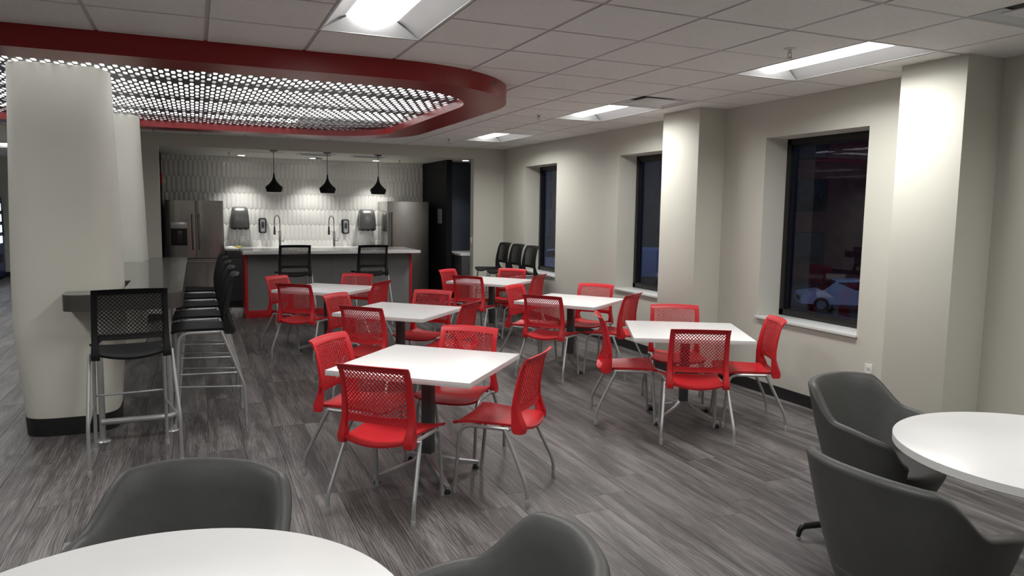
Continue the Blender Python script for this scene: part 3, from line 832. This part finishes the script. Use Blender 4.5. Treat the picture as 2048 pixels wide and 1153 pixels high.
def make_lounge():
    t = thing('lounge_chair', 'x', 'lounge chair')
    A = math.radians(136); NA = 72
    def sm(x): x = max(0, min(1, x)); return x*x*(3-2*x)
    def hgt(a):
        d = abs(math.degrees(a))
        h = 0.832 - 0.012*(d/40)**2 if d < 40 else 0.82
        h -= (0.82-0.665)*sm((d-42)/40)
        h -= 0.05*sm((d-80)/45)
        h -= 0.10*sm((d-118)/18)
        return h
    def plan(a, s_):
        sn, cs = math.sin(a), math.cos(a)
        x = 0.362*math.copysign(abs(sn)**0.86, sn); y = -(0.345 if cs > 0 else 0.43)*math.copysign(abs(cs)**0.92, cs)
        return Vector((x*s_, y*s_ + 0.02, 0))
    def sc(z): 
        u = max(0.0, (z-0.235)/0.60)
        return 0.50 + 0.53*u**0.62
    rings = []
    for i in range(NA+1):
        a = -A + 2*A*i/NA; h = hgt(a); ring = []
        zs = [0.235 + (h-0.028-0.235)*k/9 for k in range(10)]
        for z in zs: p = plan(a, sc(z)); ring.append((p.x, p.y, z))
        pt = plan(a, sc(h)); n_ = Vector((pt.x, pt.y-.02, 0)).normalized(); th = 0.052
        for k in range(1, 8):
            b = PI*k/8; off = -th/2 + th/2*math.cos(b); p = pt + n_*off
            ring.append((p.x, p.y, h-0.028+0.028*math.sin(b)))
        lo = 0.36
        for k in range(8):
            z = (h-0.028) + (lo-(h-0.028))*k/7; p = plan(a, sc(z)); n2 = Vector((p.x, p.y-.02, 0)).normalized()
            extra = 0.03*math.sin(k/7*PI/2)
            p = p - n2*(th+extra); ring.append((p.x, p.y, z))
        rings.append(ring)
    MB().loft(rings, cap=True, closed=True).obj('shell', M['lounge'], t, smooth=70)
    # seat pad and belly
    R = []
    for s_, z in ((.28, .228), (.48, .230), (.54, .25), (.63, .33), (.70, .39), (.72, .415), (.70, .437), (.63, .446), (.42, .449), (.01, .449)):
        R.append([(x, y+.035*(z > .3), z) for x, y in squircle(.345*s_, .36*s_*(1.06 if z > .3 else 1), 2.5, 48)])
    MB().loft(R).obj('seat', M['lounge'], t, smooth=70)
    bs = MB().tube([(0, 0, .235), (0, 0, .08)], .03, 16).obj('post', M['blackmetal'], t)
    for k in range(4):
        a = math.radians(45+90*k+12); ca, sa = math.cos(a), math.sin(a)
        p = fillet([(0, 0, .115), (ca*.22, sa*.22, .085), (ca*.375, sa*.375, .066), (ca*.388, sa*.388, .010)], .03, 5)
        lg = MB().tube(p, [.022 - .010*i/(len(p)-1) for i in range(len(p))], 10).obj('leg', M['blackmetal'], t)
        MB().lathe([(0, 0), (.014, 0), (.014, .012), (0, .014)], 12, (ca*.388, sa*.388, 0)).obj('glide', M['silver'], lg)
    return t
proto_l = make_lounge(); used_l = [False]
place(proto_l, used_l, (3.22, 2.68, 0), face(-80), 'charcoal lounge chair behind the round table at right', 'charcoal lounge chairs')
place(proto_l, used_l, (2.36, 1.815, 0), face(2), 'charcoal lounge chair in the bottom right corner, back to the viewer', 'charcoal lounge chairs')
place(proto_l, used_l, (-0.09, 2.38, 0), face(-115), 'charcoal lounge chair behind the round table at bottom left', 'charcoal lounge chairs')
place(proto_l, used_l, (0.625, 1.68, 0), face(167), 'charcoal lounge chair at the bottom centre, right of the round table', 'charcoal lounge chairs')

# ------------------------------------------------------------------ kitchen island
isl = thing('kitchen_island', 'grey panelled kitchen island with red ends and white stone top', 'island', (0, 0, 0))
IX0, IX1, IY0, IY1 = 0.66, 3.25, 11.82, 12.50
MB().box(0.62, 3.31, 11.50, 12.54, 0.990, 1.035, .004).obj('countertop', M['stone'], isl)
MB().box(IX0, IX0+.04, IY0-.005, IY1, 0, .99, .002).obj('end_panel', M['redpanel'], isl)
MB().box(IX1-.04, IX1, IY0-.005, IY1, 0, .99, .002).obj('end_panel', M['redpanel'], isl)
for k in range(2):
    w_ = (IX1-IX0-.08)/2; x0 = IX0+.04+k*w_
    MB().box(x0+.0008, x0+w_-.0008, IY0+.006, IY0+.028, .115, .99).obj('front_panel', M['greypanel'], isl, smooth=0)
MB().box(IX0+.04, IX1-.04, IY0-.002, IY0+.028, 0, .115, .001).obj('kick_strip', M['redpanel'], isl)
MB().box(IX0+.04, IX1-.04, IY1-.03, IY1-.005, 0, .99).obj('back_panel', M['cab'], isl, smooth=0)

# ------------------------------------------------------------------ pendants
def make_pendant():
    t = thing('pendant_lamp', 'x', 'pendant lamp')
    MB().lathe([(0, 0), (.062, 0), (.060, -.012), (.02, -.028), (0, -.028)], 28).obj('canopy', M['blackmetal'], t)
    MB().tube([(0, 0, -.02), (0, 0, -.36)], .0045, 8).obj('cord', M['dark'], t)
    op = [(.010, -.345), (.014, -.40), (.024, -.435), (.045, -.475), (.080, -.515), (.116, -.545), (.129, -.562), (.127, -.575), (.108, -.632)]
    prof = op + [(r-.004, z) for r, z in reversed(op)]
    MB().lathe(prof + [op[0]], 36).obj('shade', M['black'], t)
    MB().lathe([(0, -.57), (.03, -.565), (.04, -.53), (.02, -.49), (0, -.485)], 16).obj('bulb', M['whiteplastic'], t)
    return t
pp = make_pendant(); up_ = [False]
for x, l in ((1.125, 'left'), (1.935, 'middle'), (2.745, 'right')):
    place(pp, up_, (x, 12.03, KZ), 0, 'black pendant lamp over the island, %s of three' % l, 'black pendant lamps')

# ------------------------------------------------------------------ kitchen back run
CZ = 0.985
for n, (x0, x1) in enumerate(((0.46, 1.0), (1.0, 1.55), (1.55, 2.1), (2.1, 2.62), (2.62, 3.12))):
    u = thing('base_cabinet', 'dark grey base cabinet below the white counter, %s from the left' % ('first', 'second', 'third', 'fourth', 'fifth')[n], 'cabinet', (x0, 13.30, 0), 0, 'kitchen base cabinets')
    w_ = x1-x0
    MB().box(.001, w_-.001, .02, .62, .09, CZ-.037).obj('body', M['cab'], u, smooth=0)
    MB().box(0, w_, .05, .60, 0, .09).obj('plinth', M['base'], u, smooth=0)
    d = MB().box(.003, w_-.003, 0, .019, .83, CZ-.042, .002).obj('drawer', M['cab'], u)
    MB().tube(fillet([(w_/2+.06, 0, .905), (w_/2+.06, -.025, .905), (w_/2+.17, -.025, .905), (w_/2+.17, 0, .905)], .01, 4), .0065, 8).obj('handle', M['chrome'], d)
    d = MB().box(.003, w_-.003, 0, .019, .095, .824, .002).obj('door', M['cab'], u)
    MB().tube(fillet([(w_-.05, 0, .60), (w_-.05, -.025, .60), (w_-.05, -.025, .74), (w_-.05, 0, .74)], .01, 4), .0065, 8).obj('handle', M['chrome'], d)
ct = MB().box(0.44, 3.13, 13.275, KY-.012, CZ-.036, CZ, .003).obj('countertop', M['stone'])
tag(ct, 'white stone counter running along the tiled kitchen wall', 'countertop')
def faucet(x, lab):
    t = thing('kitchen_faucet', lab, 'faucet', (x, 13.70, CZ), 0, 'spring neck kitchen faucets')
    MB().lathe([(0, 0), (.028, 0), (.028, .008), (.022, .012), (.022, .27), (.016, .29), (0, .29)], 18).obj('body', M['chrome'], t)
    pth = [(0.0, 0, .28), (.0, 0, .42)] + [(-.045+.045*math.cos(a), 0, .46+.10*math.sin(a)) for a in [PI*k/12 for k in range(13)]] + [(-.09, 0, .40), (-.09, 0, .36)]
    MB().tube(pth, .009, 10).obj('neck', M['chrome'], t)
    # spring coil around the neck
    co = []; P_ = [Vector(p) for p in pth[1:-1]]; NSEG = 150
    L_ = [0]
    for a, b in zip(P_, P_[1:]): L_.append(L_[-1]+(b-a).length)
    for k in range(NSEG+1):
        s_ = L_[-1]*k/NSEG
        q = max(i for i in range(len(L_)) if L_[i] <= s_+1e-9); q = min(q, len(P_)-2)
        u = (s_-L_[q])/(L_[q+1]-L_[q]); c_ = P_[q].lerp(P_[q+1], u); tg = (P_[q+1]-P_[q]).normalized(); sd = Vector((0, 1, 0)); up = sd.cross(tg)
        a = 2*PI*k/6; co.append(c_ + (sd*math.cos(a)+up*math.sin(a))*.0125)
    MB().tube(co, .0025, 5).obj('spring', M['chrome'], t)
    MB().tube([(-.09, 0, .37), (-.09, 0, .29), (-.09, 0, .22)], [.012, .017, .019], 14).obj('spray_head', M['dark'], t)
    MB().tube([(0, 0, .265), (-.09, 0, .285)], .005, 8).obj('holder_arm', M['chrome'], t)
    MB().tube([(.015, 0, .10), (.065, 0, .10)], .014, 12).tube([(.06, 0, .09), (.075, -.005, .17)], .006, 8).obj('lever', M['chrome'], t)
faucet(1.365, 'spring neck faucet left of the two on the kitchen counter')
faucet(2.31, 'spring neck faucet right of the two on the kitchen counter')
def towel(x, z, lab):
    t = thing('towel_dispenser', lab, 'dispenser', (x, KY-.014, z), 0, 'paper towel dispensers')
    rings = []
    for zz, hw, dp in ((0.035, .152, .20), (.10, .152, .205), (.22, .146, .20), (.32, .136, .18), (.37, .126, .15), (.392, .112, .115), (.40, .09, .08)):
        rings.append([(hw*c_ if abs(c_) < 1 else hw*c_, -dp*(1-.16*abs(c_)**4), zz) for c_ in [-1+.125*k for k in range(17)]] + [(hw, 0, zz), (-hw, 0, zz)])
    MB().loft(rings).obj('cover', M['smoke_steel'] if 'smoke_steel' in M else M['smoke'], t, smooth=50)
    MB().box(-.148, .148, -.19, 0, 0.012, .037, .008).obj('paper_slot', M['dark'], t)
    for q in (-.09, 0, .09): MB().box(q-.03, q+.03, -.185, -.15, 0.0, .014, .004).obj('tear_tab', M['dark'], t)
    MB().add([(-.02, -.2062, .232), (.018, -.2062, .245), (.012, -.2062, .236), (-.008, -.2062, .228)], [(0, 1, 2, 3)]).obj('emblem', M['dark'], t, smooth=0)
M['smoke_steel'] = mat('smoke_steel', (0.16, 0.16, 0.16), 0.28, 0.6, var=0.04)
towel(0.71, 1.29, 'dark paper towel dispenser on the tiled wall beside the fridge')
towel(2.945, 1.275, 'dark paper towel dispenser on the tiled wall beside the freezer')
def soap(x, z, lab):
    t = thing('soap_dispenser', lab, 'dispenser', (x, KY-.014, z), 0, 'soap dispensers')
    MB().loft([[(a, -.02, b) for a, b in rrect(-.066, .066, 0, .27, .03, 6)], [(a, -.085, b) for a, b in rrect(-.064, .064, .002, .268, .03, 6)], [(a, -.10, b) for a, b in rrect(-.05, .05, .016, .254, .022, 6)]]).obj('case', M['black'], t)
    MB().loft([[(a, -.099, b) for a, b in rrect(-.042, .042, .022, .245, .018, 6)], [(a, -.106, b) for a, b in rrect(-.038, .038, .026, .24, .016, 6)]]).obj('face_plate', M['greyplastic'], t)
    MB().box(-.024, .024, -.109, -.105, .10, .20, .003).obj('window', M['smoke'], t)
    MB().box(-.012, .012, -.1075, -.105, .05, .062, .001).obj('badge', M['whiteplastic'], t)
    MB().box(-.05, .05, -.021, 0, .02, .25, .003).obj('mount', M['dark'], t)
soap(1.09, 1.225, 'black soap dispenser left of the two faucets')
soap(2.55, 1.215, 'black soap dispenser right of the two faucets')
def wall_plate(name, x, y, z, rz, lab, cat, slots):
    t = thing(name, lab, cat, (x, y, z), rz)
    MB().box(-.036, .036, -.006, 0, -.058, .058, .002).obj('plate', M['whiteplastic'], t)
    if slots == 'duplex':
        for zz in (-.022, .022):
            s_ = MB().box(-.017, .017, -.0085, -.005, zz-.015, zz+.015, .002).obj('socket', M['whiteplastic'], t)
            for q in (-.007, .007): MB().box(q-.0015, q+.0015, -.0092, -.008, zz-.004, zz+.006).obj('slot', M['dark'], s_, smooth=0)
    else:
        MB().box(-.016, .016, -.011, -.005, -.033, .033, .003).obj('rocker', M['whiteplastic'], t)
    return t
wall_plate('wall_outlet', XR, 4.23, 0.455, -PI/2, 'white wall outlet below the nearest window, beside the pillar', 'outlet', 'duplex')
wall_plate('wall_outlet', 0.74, KY-.016, 1.12, 0, 'white outlet on the tiles under the left towel dispenser', 'outlet', 'duplex')
wall_plate('wall_outlet', 3.08, KY-.016, 1.12, 0, 'white outlet on the tiles beside the freezer', 'outlet', 'duplex')
wall_plate('light_switch', KX1, 12.06, 1.165, -PI/2, 'white light switch on the right jamb of the kitchen opening', 'light switch', 'rocker')
sp_ = MB().box(-.05, .05, -.03, .03, 0, .028, .008).obj('sponge', M['yellow'], None, (0.66, 13.55, CZ)); tag(sp_, 'yellow sponge on the counter beside the fridge', 'sponge')
cl_ = MB().loft([[(x*s_, y*s_, z) for x, y in squircle(.09, .06, 2.4, 20)] for s_, z in ((1, 0), (1.0, .006), (.8, .022), (.45, .03), (.1, .033))]).obj('folded_cloth', M['whiteplastic'], None, (0.53, 13.5, CZ), smooth=50); tag(cl_, 'folded white cloth on the counter beside the sponge', 'cloth')

# ------------------------------------------------------------------ refrigerators
fr = thing('refrigerator', 'stainless french door refrigerator with water dispenser and bottom drawer', 'refrigerator', (0, 13.10, 0))
fx0, fx1, mid = -0.445, 0.42, -0.005
MB().box(fx0+.005, fx1-.005, .07, .82, .03, 1.765, .004).obj('body', M['cab'], fr)
def fdoor(x0, x1, z0, z1, name):
    w_ = x1-x0; n = 10
    pr = [(x0+w_*k/n, -.012*math.sin(PI*k/n)**.6) for k in range(n+1)]
    return MB().loft([[(x, y, z) for x, y in pr] + [(x1, .065, z), (x0, .065, z)] for z in (z0, z0+.006, z1-.006, z1)]).obj(name, M['steel'], fr, smooth=40)
dl = fdoor(fx0, mid-.003, .845, 1.78, 'door'); dr = fdoor(mid+.003, fx1, .845, 1.78, 'door'); dw = fdoor(fx0, fx1, .09, .835, 'drawer')
for d, x in ((dl, mid-.045), (dr, mid+.045)):
    MB().tube(fillet([(x, -.005, .985), (x, -.052, 1.0), (x, -.058, 1.27), (x, -.052, 1.54), (x, -.005, 1.555)], .03, 5), .0115, 10).obj('handle', M['steel2'], d)
MB().tube(fillet([(fx0+.06, -.005, .785), (fx0+.07, -.052, .785), (-.01, -.06, .785), (fx1-.07, -.052, .785), (fx1-.06, -.005, .785)], .03, 5), .0125, 10).obj('handle', M['steel'], dw)
dp = MB().box(-.375, -.135, -.017, -.004, 1.325, 1.425, .003).obj('dispenser_panel', M['silverplastic'], dl)
MB().box(-.375, -.135, -.0155, -.004, 1.05, 1.325, .003).obj('dispenser_recess', M['dark'], dl)
MB().box(-.30, -.21, -.022, -.012, 1.10, 1.29, .004).obj('dispenser_paddle', M['smoke'], dl)
MB().box(.27, .36, -.0125, -.008, 1.715, 1.722).obj('badge', M['whiteplastic'], dr, smooth=0)
MB().box(fx0+.02, fx1-.02, .04, .78, .0, .085).obj('grille', M['base'], fr, smooth=0)
fz = thing('freezer', 'tall single door stainless freezer at the right of the kitchen', 'freezer', (0, 13.10, 0))
MB().box(3.165, 3.915, .055, .82, .09, 1.82, .004).obj('body', M['steel'], fz)
d = MB().box(3.16, 3.92, 0, .05, .095, 1.825, .006).obj('door', M['steel2'], fz)
for x in (3.20, 3.235):
    MB().tube(fillet([(x, .005, 1.0), (x, -.045, 1.01), (x, -.045, 1.61), (x, .005, 1.62)], .015, 4), .010, 10).obj('handle', M['steel2'], d)
MB().box(3.17, 3.91, .03, .80, 0, .088).obj('plinth', M['base'], fz, smooth=0)

# side counter in the alcove, sign plate, alarm
sc_ = thing('side_cabinet', 'grey side cabinet with white top in the navy alcove', 'cabinet', (0, 0, 0))
MB().box(4.225, XR-.003, 12.13, 13.018, .0, .895, .002).obj('body', M['greypanel2'] if 'greypanel2' in M else M['cab'], sc_)
MB().box(4.20, XR-.002, 12.115, 13.019, .895, .932, .003).obj('countertop', M['stone'], sc_)
MB().box(4.2245, 4.226, 12.57, 12.573, .02, .89).obj('door_gap', M['dark'], sc_, smooth=0)
sg = MB().box(4.038, 4.0495, 12.72, 12.94, 1.44, 1.70, .002).obj('sign_plate', M['greyplastic']); tag(sg, 'small grey plate on the black kitchen end panel', 'sign')
fa = thing('fire_alarm', 'red fire alarm strobe on the black wall left of the fridge', 'fire alarm', (KX0-.04, 12.9, 2.10), 0)
MB().box(0, .045, -.06, .06, -.09, .09, .006).obj('case', M['alarm'], fa)
MB().box(.045, .085, -.035, .035, -.055, -.015, .012).obj('strobe', M['whiteplastic'], fa)

# kitchen ceiling fittings
def downlight(x, y, e, lab):
    t = thing('downlight', lab, 'downlight', (x, y, KZ), 0, 'kitchen downlights')
    MB().lathe([(.052, .0), (.07, -.004), (.072, 0), (.06, .002)], 28).obj('trim_ring', M['lampw'], t)
    MB().lathe([(0, -.003), (.054, -.003), (.054, .0), (0, .0)], 28).obj('lens', M['bulb'], t)
    ld = bpy.data.lights.new('downlight_beam', 'SPOT'); ld.energy = e; ld.spot_size = math.radians(92); ld.spot_blend = 0.75; ld.shadow_soft_size = .04; ld.color = (1, .97, .92)
    lo = bpy.data.objects.new('downlight_beam', ld); C.objects.link(lo); lo.parent = t; lo.location = (0, 0, -.02)
DL = 60
downlight(0.74, 13.50, DL, 'kitchen downlight above the left towel dispenser')
downlight(1.93, 13.50, DL, 'kitchen downlight above the space between the faucets')
downlight(3.04, 13.50, DL, 'kitchen downlight above the right towel dispenser')
downlight(4.40, 12.46, DL*.4, 'kitchen downlight above the alcove side cabinet')
def grille(x0, x1, y0, y1, lab):
    t = thing('ceiling_vent', lab, 'air vent', ((x0+x1)/2, (y0+y1)/2, KZ), 0, 'kitchen ceiling vents')
    a, b = (x1-x0)/2, (y1-y0)/2
    mb = MB()
    for q in ((-a, a, -b, -b+.03), (-a, a, b-.03, b), (-a, -a+.03, -b+.03, b-.03), (a-.03, a, -b+.03, b-.03)): mb.box(*q, -.010, 0)
    mb.obj('frame', M['lampw'], t, smooth=0)
    MB().box(-a+.03, a-.03, -b+.03, b-.03, -.002, 0).obj('backing', M['dark'], t, smooth=0)
    n = 9
    for k in range(n):
        y = -b+.03+(2*b-.06)*(k+.5)/n
        MB().add([(-a+.03, y-.008, -.002), (a-.03, y-.008, -.002), (a-.03, y+.008, -.009), (-a+.03, y+.008, -.009)], [(0, 1, 2, 3)]).obj('slat', M['greypanel'], t, smooth=0)
grille(1.55, 2.12, 12.35, 12.75, 'ceiling vent over the island between the left and middle pendants')
grille(2.42, 2.98, 12.38, 12.72, 'ceiling vent beside the right pendant lamp')
sd_ = thing('smoke_detector', 'round smoke detector on the kitchen ceiling above the faucets', 'smoke detector', (1.98, 13.2, KZ))
MB().lathe([(0, -.045), (.035, -.045), (.055, -.028), (.062, 0), (0, 0)], 28).obj('case', M['whiteplastic'], sd_)
MB().lathe([(.05, -.034), (.057, -.028), (.057, -.024), (.05, -.024)], 28).obj('vent_ring', M['dark'], sd_)
ap = MB().box(-.3, .3, -.22, .22, -.004, 0, .001).obj('access_panel', M['wall'], None, (1.05, 12.75, KZ)); tag(ap, 'flat white access panel in the kitchen ceiling behind the left pendant', 'access panel')

# ------------------------------------------------------------------ far wing: vending machine
vm = thing('vending_machine', 'blue vending machine with lit front at the far left', 'vending machine', (-4.02, 19.15, 0), PI/2)
MB().box(0, .84, 0, .85, .05, 1.83, .01).obj('body', M['bluemach'], vm)
MB().box(.04, .66, -.012, .002, .75, 1.75, .004).obj('window', M['smoke'], vm)
for k in range(4):
    sh_ = MB().box(.06, .64, -.016, -.011, .80+.24*k, .96+.24*k, .002).obj('lit_row', M['litpanel'], vm)
MB().box(.69, .81, -.014, .002, .95, 1.55, .004).obj('keypad_panel', M['dark'], vm)
MB().box(.10, .60, -.014, .002, .38, .56, .004).obj('pickup_flap', M['dark'], vm)
for x in (.06, .78): MB().box(x-.03, x+.03, .05, .8, 0, .05).obj('foot', M['dark'], vm, smooth=0)

# ------------------------------------------------------------------ outside the windows at dusk
def on_plane(px, py, z):
    d = AX_R*((px-1024)/FPX) + AX_U*(-(py-576.5)/FPX) + AX_F
    t = (z-CAMZ)/d.z; return Vector((0, 0, CAMZ)) + d*t
OG = -2.7
struct('street_ground', MB().box(XR+0.6, 90, -30, 120, OG-.3, OG), M['asphalt'], smooth=0)
def building(x0, y0, x1, y1, h, mt, lab, nwx, lit=()):
    dx, dy = x1-x0, y1-y0; L_ = math.hypot(dx, dy)
    t = thing('far_building', lab, 'building', (x0, y0, OG), math.atan2(dy, dx))
    MB().box(0, L_, 0, 8, 0, h).obj('wall', mt, t, smooth=0)
    MB().box(-.2, L_+.2, -.25, 8, h, h+.5).obj('parapet', M['concrete'], t, smooth=0)
    pit = L_/nwx; nz = int((h-1.2)/3.4)
    for a in range(nwx):
        for b in range(nz):
            f_ = MB().box(a*pit+pit*.22, a*pit+pit*.78, -.06, .05, 1.2+b*3.4, 3.3+b*3.4).obj('window', M['frame'], t, smooth=0)
            MB().box(a*pit+pit*.26, a*pit+pit*.74, -.075, -.05, 1.3+b*3.4, 3.2+b*3.4).obj('pane', M['farlit'] if (a, b) in lit else M['carglass'], f_, smooth=0)
building(32, 44, 54, 14, 14, M['brick'], 'red brick building across the street seen through the nearest window', 7, ((2, 2),))
building(40, 92, 36, 58, 12, M['concrete'], 'grey concrete building across the street seen through the far windows', 7)
def car(loc, rz, lab, pick):
    t = thing('parked_car', lab, 'car', loc, rz, 'cars parked outside')
    Lh, hw = 2.3, .92
    side = [(-2.3, .35), (-2.32, .62), (-2.25, .80), (-1.35, .95), (-.75, 1.42), (.55, 1.48), (1.35, 1.05), (2.1, .98), (2.3, .75), (2.3, .38)] if not pick else \
           [(-2.5, .40), (-2.52, .75), (-2.45, .98), (-1.2, 1.10), (-.65, 1.65), (1.2, 1.72), (2.1, 1.60), (2.45, 1.1), (2.5, .80), (2.48, .42)]
    rings = []
    for yy, s_ in ((-hw, .94), (-hw+.06, 1), (hw-.06, 1), (hw, .94)):
        rings.append([(x, yy*(1 if z < 1.0 else .82), z if z < 1 else 1+(z-1)*s_) for x, z in side])
    bd = MB().loft(rings).obj('body', M['carwhite'], t, smooth=40)
    gl = [(-1.22, 1.0), (-.72, 1.36), (.5, 1.41), (1.22, 1.06)] if not pick else [(-1.05, 1.15), (-.6, 1.58), (1.1, 1.64), (1.95, 1.5), (2.2, 1.14)]
    for s_ in (-1, 1):
        MB().loft([[(x, s_*(hw*.835 if z > 1.2 else hw*.90), z) for x, z in gl], [(x, s_*(hw*.80 if z > 1.2 else hw*.86), z) for x, z in gl]]).obj('side_window', M['carglass'], t, smooth=0)
    z0, z1 = (.97, 1.40) if not pick else (1.12, 1.62); xa, xb = (-1.40, -.80) if not pick else (-1.24, -.70)
    MB().add([(xa, -.70, z0), (xa, .70, z0), (xb, .62, z1), (xb, -.62, z1)], [(0, 1, 2, 3)]).obj('windscreen', M['carglass'], t, smooth=0)
    for x in (-1.45, 1.42):
        for s_ in (-1, 1):
            w_ = MB().tube([(x, s_*(hw-.2), .33), (x, s_*(hw+.015), .33)], .335, 24).obj('wheel', M['tyre'], t)
            MB().tube([(x, s_*(hw+.012), .33), (x, s_*(hw+.022), .33)], .20, 18).obj('hub', M['silver'], w_)
    for s_ in (-1, 1): MB().box(-2.345, -2.28, s_*.72-.17, s_*.72+.17, .62, .76, .02).obj('headlight', M['silverplastic'], t)
    MB().box(-2.34, -2.28, -.45, .45, .45, .66, .02).obj('grille', M['dark'], t)
p = on_plane(1700, 622, OG); car((p.x, p.y, OG), math.radians(-35), 'white car parked outside the nearest window', False)
p = on_plane(1112, 545, OG); car((p.x, p.y, OG), math.radians(-30), 'white car parked outside the farthest window', True)
p = on_plane(1296, 566, OG)  # trailer is made up, a stand-in for an unidentified pale blue shape
tr_ = thing('trailer_standin', 'pale blue box trailer standing in for an unidentified shape outside the middle window', 'trailer', (p.x, p.y, OG), math.radians(60), None)
MB().box(-2.0, 2.0, -1.0, 1.0, .55, 2.15, .03).obj('box', M['paleblue'], tr_)
MB().box(-2.0, 2.6, -.5, .5, .42, .55).obj('chassis', M['dark'], tr_, smooth=0)
for s_ in (-1, 1): MB().tube([(0, s_*.80, .32), (0, s_*1.0, .32)], .32, 20).obj('wheel', M['tyre'], tr_)
MB().tube([(2.5, 0, .45), (2.5, 0, 0)], .04, 8).obj('jack', M['silver'], tr_)
# bare tree
p = on_plane(1640, 640, OG)
tre = thing('bare_tree', 'bare dark tree standing outside the nearest window', 'tree', (p.x+2.5, p.y+6.0, OG))
mb = MB(); random.seed(5)
def branch(a, d, l, r, lvl):
    pts_ = [a]; q = a.copy(); dd = d.copy()
    for k in range(4):
        dd = (dd + Vector((random.uniform(-.22, .22), random.uniform(-.22, .22), random.uniform(-.05, .18)))).normalized(); q = q + dd*l/4; pts_.append(q.copy())
    mb.tube(pts_, [r*(1-.5*k/4) for k in range(5)], 6)
    if lvl < 4:
        for k in range(3 if lvl < 3 else 2):
            base_ = pts_[random.choice((2, 3, 4))]
            nd_ = (dd + Vector((random.uniform(-1, 1), random.uniform(-1, 1), random.uniform(-.1, .7)))).normalized()
            branch(base_, nd_, l*random.uniform(.55, .75), r*.5, lvl+1)
branch(Vector((0, 0, 0)), Vector((0, 0, 1)), 4.2, .17, 0)
mb.obj('branches', M['bark'], tre)
